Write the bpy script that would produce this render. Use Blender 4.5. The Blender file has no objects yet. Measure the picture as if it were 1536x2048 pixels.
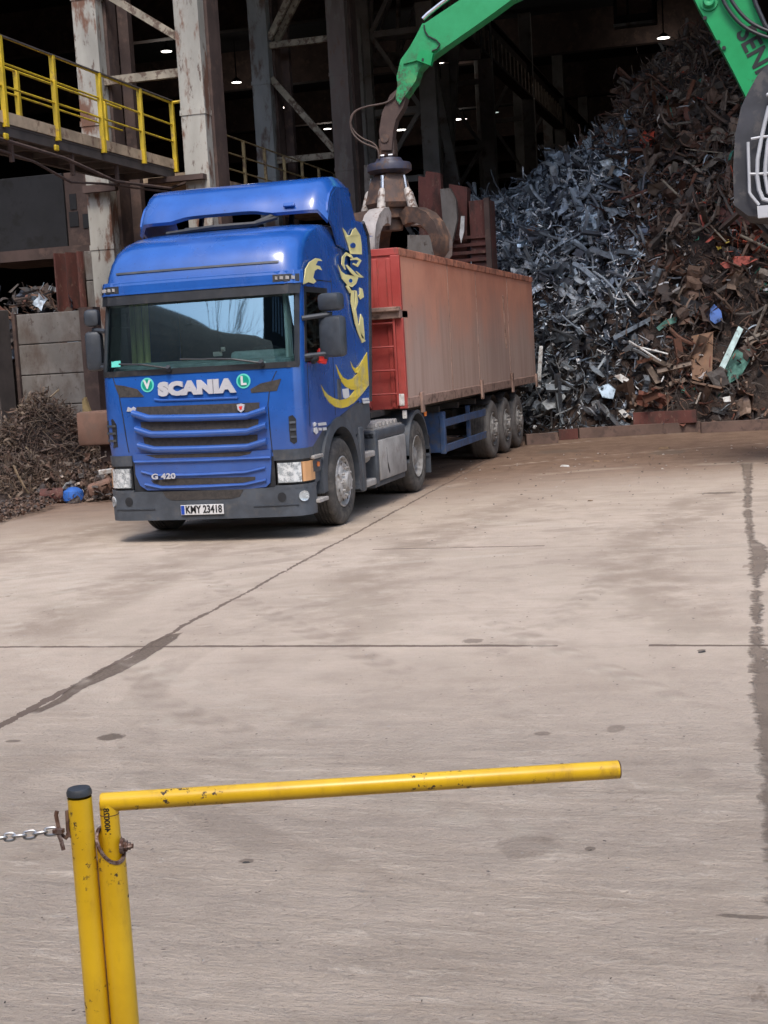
import bpy, bmesh, math, random
import numpy as np
from mathutils import Vector, Matrix, Euler
from mathutils.geometry import tessellate_polygon
R_=math.radians; PI=math.pi
rnd=random.Random(7)
scene=bpy.context.scene
COL=scene.collection

# ------------------------------------------------------------------ camera
CAM=np.array([16.42,6.333,1.99]); YAW,PITCH,ROLL=R_(195.716),R_(-6.213),R_(-3.361); FPX=2864.4
def _rot():
    cy,sy=math.cos(YAW),math.sin(YAW); cp,sp=math.cos(PITCH),math.sin(PITCH)
    f=np.array([cy*cp,sy*cp,sp]); r=np.array([sy,-cy,0.]); u=np.cross(r,f)
    r2=r*math.cos(ROLL)+u*math.sin(ROLL); u2=-r*math.sin(ROLL)+u*math.cos(ROLL)
    return np.array([r2,-u2,f])
RM=_rot()
cd=bpy.data.cameras.new('camera'); cam=bpy.data.objects.new('camera',cd); COL.objects.link(cam)
cd.sensor_fit='HORIZONTAL'; cd.sensor_width=36; cd.lens=36*FPX/1536; cd.clip_end=2000; cd.clip_start=.05
m=Matrix(((RM[0][0],-RM[1][0],-RM[2][0],CAM[0]),(RM[0][1],-RM[1][1],-RM[2][1],CAM[1]),(RM[0][2],-RM[1][2],-RM[2][2],CAM[2]),(0,0,0,1)))
cam.matrix_world=m; scene.camera=cam
def ray(u,v): return RM.T@np.array([(u-768)/FPX,(v-1024)/FPX,1.])
def on(ax,val,u,v):
    """survey a photo pixel onto the real plane axis=val (metres)"""
    d=ray(u,v); t=(val-CAM[ax])/d[ax]; p=CAM+t*d; return Vector(p)
def project(P):
    q=RM@(np.array(P)-CAM); return np.array([768+FPX*q[0]/q[2],1024+FPX*q[1]/q[2]])

# ------------------------------------------------------------------ node helper
class S:
    def __init__(s,nt,k): s.nt=nt; s.k=k
    def _m(s,op,o=None,o2=None,clamp=False):
        n=s.nt.nodes.new('ShaderNodeMath'); n.operation=op; n.use_clamp=clamp
        s.nt.links.new(s.k,n.inputs[0])
        for i,x in ((1,o),(2,o2)):
            if x is None: continue
            if isinstance(x,S): s.nt.links.new(x.k,n.inputs[i])
            else: n.inputs[i].default_value=x
        return S(s.nt,n.outputs[0])
    def __add__(s,o): return s._m('ADD',o)
    def __sub__(s,o): return s._m('SUBTRACT',o)
    def __mul__(s,o): return s._m('MULTIPLY',o)
    def __truediv__(s,o): return s._m('DIVIDE',o)
    def abs(s): return s._m('ABSOLUTE')
    def lt(s,o): return s._m('LESS_THAN',o)
    def gt(s,o): return s._m('GREATER_THAN',o)
    def max(s,o): return s._m('MAXIMUM',o)
    def min(s,o): return s._m('MINIMUM',o)
    def frac(s): return s._m('FRACT')
    def __rsub__(s,o): return s*-1+o
    def sin(s): return s._m('SINE')
    def sqrt(s): return s._m('SQRT')
    def step(s,a,b):
        n=s.nt.nodes.new('ShaderNodeMapRange'); n.interpolation_type='SMOOTHSTEP'
        s.nt.links.new(s.k,n.inputs[0])
        for i,x in ((1,a),(2,b)):
            if isinstance(x,S): s.nt.links.new(x.k,n.inputs[i])
            else: n.inputs[i].default_value=x
        n.inputs[3].default_value=0; n.inputs[4].default_value=1
        return S(s.nt,n.outputs[0])
class Mat:
    def __init__(s,name):
        s.m=bpy.data.materials.new(name); s.m.use_nodes=True; s.nt=s.m.node_tree
        s.b=s.nt.nodes['Principled BSDF']; s.tc=s.nt.nodes.new('ShaderNodeTexCoord')
        s.co=s.tc.outputs['Object']
    def xyz(s,co=None):
        n=s.nt.nodes.new('ShaderNodeSeparateXYZ'); s.nt.links.new(co or s.co,n.inputs[0]); return [S(s.nt,n.outputs[i]) for i in range(3)]
    def noise(s,scale,detail=4,rough=.55,st=(1,1,1),off=(0,0,0),dist=0):
        mp=s.nt.nodes.new('ShaderNodeMapping'); s.nt.links.new(s.co,mp.inputs[0]); mp.inputs['Scale'].default_value=st; mp.inputs['Location'].default_value=off
        n=s.nt.nodes.new('ShaderNodeTexNoise'); s.nt.links.new(mp.outputs[0],n.inputs['Vector'])
        n.inputs['Scale'].default_value=scale; n.inputs['Detail'].default_value=detail; n.inputs['Roughness'].default_value=rough; n.inputs['Distortion'].default_value=dist
        return S(s.nt,n.outputs['Fac'])
    def mix(s,f,a,b):
        n=s.nt.nodes.new('ShaderNodeMix'); n.data_type='RGBA'
        def put(x,i):
            if isinstance(x,S): s.nt.links.new(x.k,n.inputs[i])
            elif isinstance(x,(int,float)): n.inputs[i].default_value=x
            else: n.inputs[i].default_value=(*x[:3],1)
        put(f,0); put(a,6); put(b,7)
        return S(s.nt,n.outputs[2])
    def tintmul(s,c,col):
        n=s.nt.nodes.new('ShaderNodeMix'); n.data_type='RGBA'; n.blend_type='MULTIPLY'; n.inputs[0].default_value=1; s.nt.links.new(c.k,n.inputs[6]); n.inputs[7].default_value=(*col,1); return S(s.nt,n.outputs[2])
    def set(s,name,x):
        i=s.b.inputs[name]
        if isinstance(x,S): s.nt.links.new(x.k,i)
        elif isinstance(x,(tuple,list)): i.default_value=(*x[:3],1)
        else: i.default_value=x
    def bump(s,h,dist=.01,strength=.5):
        n=s.nt.nodes.new('ShaderNodeBump'); s.nt.links.new(h.k,n.inputs['Height']); n.inputs['Distance'].default_value=dist; n.inputs['Strength'].default_value=strength
        s.nt.links.new(n.outputs[0],s.b.inputs['Normal'])
M={}
def simple(name,c,rough=.5,metal=0,c2=None,sc=6,thr=(.5,.65),c3=None,bump=0,coat=0,st=(1,1,1),var=.25,spec=None,amt=1):
    k=Mat(name)
    n=k.noise(sc*.5,5,.6,st)
    base=k.mix(n.step(.3,.7),tuple(x*(1-var) for x in c),tuple(min(1,x*(1+var)) for x in c))
    rr=None
    if c2:
        n2=k.noise(sc,8,.65,st,(3,1,7)); f=n2.step(*thr)*amt; base=k.mix(f,base,c2)
        k.set('Roughness',f*(.85-rough)+rough)
    else: k.set('Roughness',n.step(.3,.7)*.12+(rough-.05))
    if c3:
        n3=k.noise(sc*2.7,8,.7,st,(9,4,2)); base=k.mix(n3.step(.56,.66),base,c3)
    k.set('Base Color',base); k.set('Metallic',metal)
    if coat: k.set('Coat Weight',coat); k.set('Coat Roughness',.06)
    if spec is not None: k.set('Specular IOR Level',spec)
    if bump: k.bump(k.noise(sc*5,5,.6),bump,.6)
    M[name]=k.m; return k
DIRT=(.16,.115,.085)
# blue cab paint with dust at the bottom
k=Mat('cab_blue'); x,y,z=k.xyz(); n=k.noise(3,6,.6); n2=k.noise(14,6,.7,(1,1,.5))
base=k.mix(n.step(.3,.7),(.009,.078,.33),(.013,.098,.40))
dust=(n2.step(.4,.8)*.3+.7)*(z.step(1.9,.7)*.14+.02)
bug=k.noise(38,3,.5,(1,1,1),(3,3,3)).step(.70,.73); chipn=k.noise(24,5,.7,(1,1,1),(8,3,1)).step(.69,.72); gl_=k.noise(1.6,5,.6,(1,1,.25),(2,7,3)).step(.5,.7)*.07; base=k.mix(bug*.8,base,(.02,.02,.03)); base=k.mix(chipn*.5,base,(.10,.14,.30)); dust=dust+gl_; k.set('Base Color',k.mix(dust,base,(.20,.17,.16))); k.set('Roughness',dust*1.2+.22); k.set('Coat Weight',.7); k.set('Coat Roughness',.12); M['cab_blue']=k.m
simple('bumper_grey',(.060,.070,.085),.55,c2=(.12,.11,.10),sc=8,thr=(.5,.8))
simple('black_plastic',(.018,.020,.024),.5,c2=(.05,.045,.042),sc=10,thr=(.5,.8))
simple('mirror_grey',(.040,.048,.060),.45,c2=(.08,.08,.08),sc=10,thr=(.55,.8))
simple('mesh_dark',(.034,.030,.028),.75,c2=(.065,.055,.048),sc=30,thr=(.4,.7))
simple('rubber',(.05,.047,.045),.85,c2=(.13,.115,.10),sc=9,thr=(.35,.75),bump=.004)
simple('tyre_tread',(.022,.02,.019),.9,c2=(.06,.05,.043),sc=12,thr=(.4,.8))
simple('trailer_tyre',(.13,.12,.11),.9,c2=(.18,.165,.15),sc=9,thr=(.35,.75),bump=.004)
simple('rim_white',(.40,.39,.375),.5,c2=(.22,.18,.15),sc=14,thr=(.45,.7))
simple('rim_dusty',(.26,.25,.235),.7,c2=(.15,.13,.115),sc=14,thr=(.45,.7))
simple('hub_dark',(.06,.05,.045),.7,c2=(.12,.1,.08),sc=14)
simple('chassis_dark',(.03,.028,.027),.7,c2=(.09,.07,.055),sc=6,thr=(.5,.8))
simple('chassis_blue',(.035,.075,.17),.6,c2=(.11,.10,.09),sc=7,thr=(.45,.75))
simple('alu_deck',(.34,.325,.31),.5,c2=(.25,.22,.2),sc=9,thr=(.45,.75))
simple('tank_white',(.30,.29,.28),.55,c2=(.22,.19,.17),sc=5,thr=(.45,.8),c3=None)
simple('chrome',(.7,.7,.7),.25,metal=1)
simple('letter_silver',(.50,.50,.53),.4,metal=.1,var=.05)
simple('white_paint',(.62,.62,.62),.5,var=.08)
simple('white_dirty',(.62,.61,.58),.5,c2=(.3,.22,.17),sc=16,thr=(.5,.7))
simple('plate_blue',(.01,.06,.4),.5)
simple('black_ink',(.012,.012,.014),.6)
simple('sticker_teal',(.12,.60,.50),.4,var=.05)
simple('sticker_green',(.0,.28,.2),.4,var=.05)
simple('decal_yellow',(.72,.54,.06),.4,c2=(.48,.40,.16),sc=2.5,thr=(.45,.6),var=.1)
simple('decal_pale',(.78,.70,.32),.4,var=.1)
simple('orange_lens',(.75,.20,.04),.25,coat=1,var=.1)
simple('amber_lens',(.62,.33,.15),.3,coat=.6,var=.1)
simple('lamp_clear',(.42,.46,.48),.18,metal=.3,coat=1,c2=(.7,.72,.72),sc=16,thr=(.45,.6))
simple('red_plastic',(.75,.04,.03),.4)
simple('interior_dark',(.010,.012,.014),.8)
simple('interior_teal',(.26,.38,.40),.7,c2=(.34,.46,.48),sc=10)
simple('curtain_yellow',(.45,.47,.20),.8,st=(1,6,.3))
simple('curtain_pale',(.6,.75,.75),.8,st=(1,6,.3))
simple('seat_cloth',(.03,.03,.035),.9)
simple('wood',(.22,.14,.08),.8,c2=(.1,.07,.05),sc=12,st=(1,1,.2))
# trailer steel: rusty salmon on top, pale grey dust low down, vertical streaks
k=Mat('trailer_side'); x,y,z=k.xyz(); n=k.noise(1.2,6,.6); st=k.noise(5,7,.65,(1,1,.07)); n3=k.noise(9,8,.7,(1,1,.6),(2,2,2))
top=k.mix(n.step(.3,.7),(.50,.19,.115),(.60,.27,.175)); low=k.mix(st.step(.3,.7),(.38,.255,.205),(.48,.345,.285))
f=(z+ (n-.5)*1.6+(st-.5)*1.0).step(3.35,1.75)
c=k.mix(f,top,low); c=k.mix(n3.step(.60,.72)*.5,c,(.26,.13,.09)); c=k.mix(st.step(.58,.75)*.5,c,(.30,.185,.14))
k.set('Base Color',c); k.set('Roughness',.75); k.bump(k.noise(3,3,.5,(1,1,.3))+n3*.2,.02,.35); M['trailer_side']=k.m
k=Mat('trailer_red'); x,y,z=k.xyz(); n=k.noise(2,6,.6); n3=k.noise(6,8,.7,(1,2,.35),(2,2,2))
c=k.mix(n.step(.3,.7),(.33,.040,.032),(.42,.075,.062)); c=k.mix(n3.step(.54,.66)*.7,c,(.16,.06,.045)); 
k.set('Base Color',c); k.set('Roughness',.55); M['trailer_red']=k.m
simple('trailer_trim',(.29,.19,.15),.75,c2=(.12,.07,.05),sc=8)
simple('trailer_top',(.46,.18,.11),.7,c2=(.20,.08,.05),sc=5,thr=(.45,.6))
# excavator
k=Mat('excavator_green'); n=k.noise(2.5,7,.65); n3=k.noise(7,9,.7,(1,1,1),(2,2,2))
c=k.mix(n.step(.3,.7),(.007,.255,.075),(.012,.31,.10)); c=k.mix(n3.step(.63,.72)*.8,c,(.03,.10,.04)); k.set('Base Color',c); k.set('Roughness',.4); M['excavator_green']=k.m
k=Mat('excavator_green_worn'); x,y,z=k.xyz(); n=k.noise(4,8,.7); n3=k.noise(11,9,.75,(1,1,1),(2,2,2))
f=(z+(n-.5)*2.0).step(7.0,6.0)
c=k.mix(n.step(.3,.7),(.010,.255,.085),(.018,.30,.11)); c=k.mix(f*n3.step(.42,.58),c,(.05,.045,.028)); c=k.mix(f*n.step(.52,.66)*.7,c,(.20,.34,.10)); k.set('Base Color',c); k.set('Roughness',.6); M['excavator_green_worn']=k.m
simple('grab_steel',(.085,.058,.048),.6,metal=.3,c2=(.20,.11,.07),sc=6,thr=(.45,.7),c3=(.06,.045,.04),bump=.004)
simple('grab_worn',(.25,.215,.20),.45,metal=.5,c2=(.19,.12,.09),sc=4,thr=(.45,.65))
simple('cylinder_white',(.40,.365,.33),.5,c2=(.15,.095,.07),sc=12,thr=(.47,.60))
simple('rotator_blue',(.035,.036,.06),.5,c2=(.08,.05,.04),sc=8)
simple('machine_grey',(.034,.035,.042),.55,c2=(.08,.075,.075),sc=5)
simple('hose_brown',(.07,.045,.035),.7)
simple('cage_white',(.42,.43,.45),.45,var=.08)
k=simple('machine_glass',(.02,.025,.03),.08,coat=1)
# building
simple('column_paint',(.33,.315,.275),.75,c2=(.15,.075,.048),sc=2.2,thr=(.50,.60),c3=(.10,.065,.05),st=(1,1,.35),bump=.006)
simple('column_grey',(.21,.215,.21),.75,c2=(.10,.065,.05),sc=2.0,thr=(.50,.62),st=(1,1,.35),bump=.006)
simple('column_brown',(.125,.098,.088),.8,c2=(.16,.14,.125),sc=2.2,thr=(.52,.62),c3=(.14,.09,.07),st=(1,1,.35),bump=.006)
simple('column_back',(.24,.225,.215),.8,c2=(.14,.10,.085),sc=1.5,thr=(.52,.68))
simple('rust_dark',(.070,.045,.038),.85,c2=(.11,.07,.055),sc=3)
simple('rust_red',(.115,.038,.030),.8,c2=(.065,.032,.026),sc=4,thr=(.45,.65),c3=(.16,.09,.065),bump=.006,st=(1,1,.5))
simple('brace_tan',(.26,.225,.17),.75,c2=(.11,.075,.055),sc=6,thr=(.48,.6))
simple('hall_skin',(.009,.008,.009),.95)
simple('walk_yellow',(.52,.36,.018),.55,c2=(.28,.17,.06),sc=5,thr=(.56,.68))
simple('walk_dull',(.22,.165,.075),.7,c2=(.12,.08,.05),sc=6,thr=(.5,.62))
simple('walk_tan',(.40,.30,.20),.75,c2=(.18,.11,.07),sc=5,thr=(.5,.65))
simple('walk_under',(.075,.060,.052),.85)
simple('concrete_panel',(.17,.155,.14),.85,c2=(.10,.075,.06),sc=2.0,thr=(.42,.68),c3=(.08,.06,.05),bump=.01,st=(1,1,.6))
simple('panel_grey',(.013,.013,.015),.8,c2=(.009,.008,.008),sc=3)
simple('dirt_box',(.17,.095,.068),.8,c2=(.16,.10,.075),sc=4)
k=Mat('post_yellow'); n=k.noise(5,5,.6); ch=k.noise(55,6,.7); cl=k.noise(7,4,.6,(1,1,.6),(4,4,4)); gr_=k.noise(22,6,.7,(1,1,.4),(8,1,1)); cl2=k.noise(3.5,3,.5,(1,1,1),(14,4,9))
c=k.mix(n.step(.3,.7),(.55,.33,.010),(.68,.42,.014)); c=k.mix(gr_.step(.52,.75)*.45,c,(.34,.19,.02)); chip=ch.step(.58,.62)*cl.step(.50,.58); c=k.mix(cl2.step(.60,.72)*gr_.step(.45,.6)*.8,c,(.20,.105,.035)); c=k.mix(chip,c,(.045,.028,.018)); k.set('Base Color',c); k.set('Roughness',chip*.4+.34); k.bump(ch*.3+n,.0008,.4); M['post_yellow']=k.m
simple('post_rust',(.09,.045,.03),.7,metal=.3,c2=(.18,.11,.08),sc=60,thr=(.45,.6))
simple('steel_bolt',(.22,.16,.14),.5,metal=.6,c2=(.1,.05,.035),sc=80,thr=(.45,.6))
simple('cap_black',(.035,.04,.048),.5)
simple('zinc',(.42,.42,.42),.4,metal=.9)
k=Mat('lamp_glow'); k.b.inputs['Emission Color'].default_value=(1,.93,.85,1); k.b.inputs['Emission Strength'].default_value=1.6; M['lamp_glow']=k.m
k=Mat('lamp_glow_dim'); k.b.inputs['Emission Color'].default_value=(.75,.9,.85,1); k.b.inputs['Emission Strength'].default_value=.35; M['lamp_glow_dim']=k.m
# glass: clear tinted sheet with a strong coated reflection
def glass(name,tint,fac):
    m=bpy.data.materials.new(name); m.use_nodes=True; nt=m.node_tree; nt.nodes.clear()
    o=nt.nodes.new('ShaderNodeOutputMaterial'); t=nt.nodes.new('ShaderNodeBsdfTransparent'); g=nt.nodes.new('ShaderNodeBsdfGlossy'); mx=nt.nodes.new('ShaderNodeMixShader')
    t.inputs[0].default_value=(*tint,1); g.inputs['Roughness'].default_value=.02; g.inputs[0].default_value=(.66,.93,1,1)
    lw=nt.nodes.new('ShaderNodeLayerWeight'); lw.inputs[0].default_value=.3
    a=nt.nodes.new('ShaderNodeMath'); a.operation='MULTIPLY_ADD'; nt.links.new(lw.outputs['Fresnel'],a.inputs[0]); a.inputs[1].default_value=.6; a.inputs[2].default_value=fac
    nt.links.new(a.outputs[0],mx.inputs[0]); nt.links.new(t.outputs[0],mx.inputs[1]); nt.links.new(g.outputs[0],mx.inputs[2]); nt.links.new(mx.outputs[0],o.inputs[0]); M[name]=m
glass('windscreen_glass',(.74,.90,.88),.33)
glass('side_glass',(.30,.38,.38),.08)
# scrap (per-piece colours in an attribute)
def scrapmat(name,bump=True):
    k=Mat(name); a=k.nt.nodes.new('ShaderNodeAttribute'); a.attribute_name='tint'; c=S(k.nt,a.outputs['Color'])
    b=k.nt.nodes.new('ShaderNodeAttribute'); b.attribute_name='shine'; s=S(k.nt,b.outputs['Fac'])
    n=k.noise(9,5,.6); k.set('Base Color',k.mix(n.step(.45,.7)*.55,c,(.06,.038,.028))); k.set('Metallic',s*.85); k.set('Roughness',s*-.42+.78+(n-.5)*.2); M[name]=k.m
scrapmat('scrap')
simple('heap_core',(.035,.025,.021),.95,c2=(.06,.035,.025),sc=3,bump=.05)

# ------------------------------------------------------------------ mesh builder
class MB:
    def __init__(s): s.v=[]; s.f=[]
    def add(s,vs,fs):
        n=len(s.v); s.v+= [tuple(p) for p in vs]; s.f+=[tuple(i+n for i in f) for f in fs]; return s
    def box(s,c,d,rot=None,bev=0):
        bm=bmesh.new(); bmesh.ops.create_cube(bm,size=1); bmesh.ops.scale(bm,vec=d,verts=bm.verts)
        if bev: bmesh.ops.bevel(bm,geom=bm.edges[:],offset=bev,segments=2,affect='EDGES',profile=.5)
        if rot is not None: bmesh.ops.transform(bm,matrix=rot.to_4x4() if isinstance(rot,Matrix) else Euler(rot).to_matrix().to_4x4(),verts=bm.verts)
        bmesh.ops.translate(bm,vec=c,verts=bm.verts); return s.bm(bm)
    def bx(s,x0,x1,y0,y1,z0,z1,bev=0): return s.box(((x0+x1)/2,(y0+y1)/2,(z0+z1)/2),(abs(x1-x0),abs(y1-y0),abs(z1-z0)),None,bev)
    def bm(s,bm):
        bm.verts.index_update(); s.add([v.co for v in bm.verts],[[v.index for v in f.verts] for f in bm.faces]); bm.free(); return s
    def bar(s,a,b,w,h=None,up=(0,0,1)):
        a=Vector(a); b=Vector(b); h=h or w; d=(b-a); L=d.length; d.normalize(); u=Vector(up)
        if abs(d.dot(u))>.98: u=Vector((1,0,0))
        r=d.cross(u).normalized(); u=r.cross(d)
        rot=Matrix((r,d,u)).transposed(); return s.box((a+b)/2,(w,L,h),rot)
    def tube(s,pts,r,n=8,cap=True):
        pts=[Vector(p) for p in pts]; rr=r if isinstance(r,(list,tuple)) else [r]*len(pts); rings=[]; prev=None
        for i,p in enumerate(pts):
            d=(pts[min(i+1,len(pts)-1)]-pts[max(i-1,0)]).normalized()
            if prev is None:
                u=Vector((0,0,1)) if abs(d.z)<.9 else Vector((1,0,0))
            else: u=prev
            a=d.cross(u); 
            if a.length<1e-4: a=d.cross(Vector((0,1,0)))
            a.normalize(); b=a.cross(d).normalized(); prev=b
            rings.append([p+a*rr[i]*math.cos(2*PI*k/n)+b*rr[i]*math.sin(2*PI*k/n) for k in range(n)])
        vs=[q for R in rings for q in R]; fs=[(i*n+k,i*n+(k+1)%n,(i+1)*n+(k+1)%n,(i+1)*n+k) for i in range(len(pts)-1) for k in range(n)]
        if cap: fs+=[tuple(range(n))[::-1],tuple((len(pts)-1)*n+k for k in range(n))]
        return s.add(vs,fs)
    def lathe(s,prof,c,axis='y',n=40,sgn=1):
        """prof: (radius, offset along axis)"""
        vs=[]
        for r,o in prof:
            for k in range(n):
                a=2*PI*k/n; ca,sa=r*math.cos(a),r*math.sin(a); o2=o*sgn
                vs.append({'y':(c[0]+ca,c[1]+o2,c[2]+sa),'z':(c[0]+ca,c[1]+sa,c[2]+o2),'x':(c[0]+o2,c[1]+ca,c[2]+sa)}[axis])
        fs=[(i*n+k,i*n+(k+1)%n,(i+1)*n+(k+1)%n,(i+1)*n+k) for i in range(len(prof)-1) for k in range(n)]
        return s.add(vs,fs)
    def prism(s,poly3,off):
        """flat polygon (3-D points) extruded by vector off"""
        n=len(poly3); P=[Vector(p) for p in poly3]; o=Vector(off)
        tri=tessellate_polygon([P]); vs=P+[p+o for p in P]
        fs=[tuple(t) for t in tri]+[tuple(i+n for i in t[::-1]) for t in tri]+[(i,(i+1)%n,(i+1)%n+n,i+n) for i in range(n)]
        return s.add(vs,fs)
    def build(s,name,mat,parent=None,smooth=False,ang=40):
        me=bpy.data.meshes.new(name); me.from_pydata(s.v,[],s.f); me.update()
        bm=bmesh.new(); bm.from_mesh(me); bmesh.ops.recalc_face_normals(bm,faces=bm.faces); bm.to_mesh(me); bm.free()
        o=bpy.data.objects.new(name,me); COL.objects.link(o)
        me.materials.append(M[mat] if isinstance(mat,str) else mat)
        if smooth:
            me.shade_smooth(); me.set_sharp_from_angle(angle=R_(ang))
        if parent is not None: o.parent=parent; o.matrix_parent_inverse=Matrix.Identity(4); o.matrix_parent_inverse=parent_inv(parent)
        return o
def world_of(o):
    w=Matrix.LocRotScale(o.location,o.rotation_euler,o.scale)
    if o.parent: w=world_of(o.parent)@o.matrix_parent_inverse@w
    return w
def parent_inv(p): return world_of(p).inverted()
def tag(o,label=None,cat=None,group=None,kind=None):
    if label: o['label']=label
    if cat: o['category']=cat
    if group: o['group']=group
    if kind: o['kind']=kind
    return o
def empty(name,loc,label,cat,group=None):
    o=bpy.data.objects.new(name,None); COL.objects.link(o); o.location=loc; o.empty_display_size=.2; return tag(o,label,cat,group)
def copy_tree(o,parent=None):
    c=o.copy(); COL.objects.link(c)
    if parent is not None: c.parent=parent
    for ch in list(o.children): copy_tree(ch,c)
    return c
def text_pts(body,size,extr=0,offset=0.0,spacing=1.0,shear=0):
    cu=bpy.data.curves.new('lettering','FONT'); cu.body=body; cu.size=size; cu.offset=offset; cu.space_character=spacing; cu.shear=shear; cu.align_x='CENTER'; cu.align_y='CENTER'; cu.extrude=extr; cu.resolution_u=3
    o=bpy.data.objects.new('lettering',cu); COL.objects.link(o)
    dg=bpy.context.evaluated_depsgraph_get(); me=bpy.data.meshes.new_from_object(o.evaluated_get(dg))
    vs=[v.co.copy() for v in me.vertices]; fs=[tuple(p.vertices) for p in me.polygons]
    bpy.data.objects.remove(o); bpy.data.curves.remove(cu); bpy.data.meshes.remove(me); return vs,fs

# ------------------------------------------------------------------ world and sun
SUN_EL,SUN_AZ=R_(58),R_(12)      # azimuth measured from +X towards +Y
w=bpy.data.worlds.new('World'); scene.world=w; w.use_nodes=True; nt=w.node_tree
sky=nt.nodes.new('ShaderNodeTexSky'); sky.sky_type='NISHITA'; sky.sun_disc=False; sky.sun_elevation=SUN_EL; sky.sun_rotation=PI/2-SUN_AZ; sky.air_density=1.0; sky.dust_density=2.5; sky.ozone_density=1
nt.links.new(sky.outputs[0],nt.nodes['Background'].inputs[0]); nt.nodes['Background'].inputs[1].default_value=.15
sl=bpy.data.lights.new('sun','SUN'); so=bpy.data.objects.new('sun',sl); COL.objects.link(so); sl.energy=1.1; sl.angle=R_(18); sl.color=(1,.95,.88)
dirv=Vector((math.cos(SUN_EL)*math.cos(SUN_AZ),math.cos(SUN_EL)*math.sin(SUN_AZ),math.sin(SUN_EL)))
so.rotation_euler=dirv.to_track_quat('Z','Y').to_euler(); so.location=(0,0,30)
vs_=scene.view_settings; vs_.view_transform='Standard'; vs_.look='None'; vs_.gamma=1; vs_.exposure=1.05

# ------------------------------------------------------------------ ground
k=Mat('yard_concrete'); x,y,z=k.xyz()
nb=k.noise(.35,5,.6); nm=k.noise(2.2,7,.65); nf=k.noise(45,5,.7); wob=k.noise(1.3,6,.7,(1,1,1),(5,5,0)); wob2=k.noise(9,5,.7,(1,1,1),(8,2,0))
streak=k.noise(3.0,9,.75,(1.6,.42,1),(0,0,0),.8); bands=k.noise(1.5,3,.5,(1.3,.10,1),(3,3,0),.3); fl=k.noise(58,5,.66,(1,.5,1),(7,7,0)); pit=k.noise(44,5,.66,(1,.6,1),(2,13,0)); swirl=k.noise(1.1,5,.6,(1.6,.5,1),(12,1,0),1.6)          # long drag marks running across the yard; fl flecks paint highlights on the bumps
streak2=k.noise(9,8,.75,(2.0,.55,1),(4,9,0),.8)
c=k.mix(nb.step(.35,.65),(.43,.362,.308),(.495,.42,.36))
c=k.mix(nm.step(.35,.75)*.40,c,(.255,.205,.168))
near=x.step(7.3,10.5)
c=k.mix(streak.step(.42,.68)*(near*.22+.16),c,(.31,.27,.24)); c=k.mix(streak2.step(.52,.66)*.32*near,c,(.46,.40,.345))
rut=k.noise(1.0,7,.72,(5.0,.8,1),(1,4,0),.7); rut2=k.noise(1.0,7,.76,(13,3.4,1),(6,2,0),.8)
c=k.mix(rut.step(.47,.60)*.42*(near*.85+.15),c,(.35,.30,.26)); c=k.mix(rut2.step(.54,.66)*.42*near,c,(.70,.625,.55)); c=k.mix(rut2.step(.43,.34)*.35*near,c,(.29,.245,.21))
c=k.mix(bands.step(.42,.60)*near*.5,c,(.37,.315,.275)); c=k.mix(swirl.step(.5,.65)*.22,c,(.255,.205,.165)); c=k.mix(nf.step(.60,.75)*.3,c,(.20,.16,.135)); c=k.mix(fl.step(.57,.66)*(near*.22+.10),c,(.58,.52,.46)); c=k.mix(pit.step(.58,.66)*(near*.35+.15),c,(.22,.18,.15))
# tyre tracks: big arcs swept by turning lorries
xx=x-2.0; yy=y-22.0; rad=(xx*xx+yy*yy).sqrt()
arc=((rad*2.6+nb*3).sin()*.5+.5)*x.step(8.5,6.0)*x.step(-6,-1)
c=k.mix(arc.step(.55,1.0)*nm.step(.3,.6)*.5,c,(.235,.185,.148))
xx=x-14.0; yy=y+9.0; rad2=(xx*xx+yy*yy).sqrt()
arc2=((rad2*3.4+nb*4).sin()*.5+.5)*x.step(11,7)*x.step(0,3)
c=k.mix(arc2.step(.7,1.0)*nm.step(.35,.6)*.30,c,(.44,.38,.32))
# tread prints
tr=((rad*1.0).sin()*0+ (x*38+y*30).sin()*.5+.5)*(wob.step(.58,.68))*x.step(3,5)*x.step(9.5,8)
c=k.mix(tr*.30,c,(.21,.17,.14))
# rust-brown dirt towards the hall
br=(x*-1+(nb-.5)*5+(wob-.5)*2+(y-1.2)*-.5).step(-.4,7.2)
c=k.mix(br*.95,c,k.mix(nm.step(.35,.7),(.135,.085,.062),(.215,.145,.108)))
pud=(nm+ (wob2-.5)*.5).step(.60,.68)*x.step(-4,-9)*y.step(0,1.5)
c=k.mix(pud*.65,c,(.07,.048,.038))
# expansion joints filled with dark dirt
JD=(.125,.092,.078)
w1=(wob-.5)*.05+(wob2-.5)*.04+.008
j1=((x-7.06+(wob-.5)*.06).abs()-(w1+.022)).lt(0)*(y-5.15).abs().gt(.30)
dj=(y-((x+8.56)*.0405+1.22)+(wob-.5)*.12)
wide=x.step(6.4,7.2)*.004
j2=(dj.abs()-(wide+x.step(7.9,9)*.012+.020+(wob2-.5)*.075+(wob-.5)*.03)).lt(0)
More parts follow.
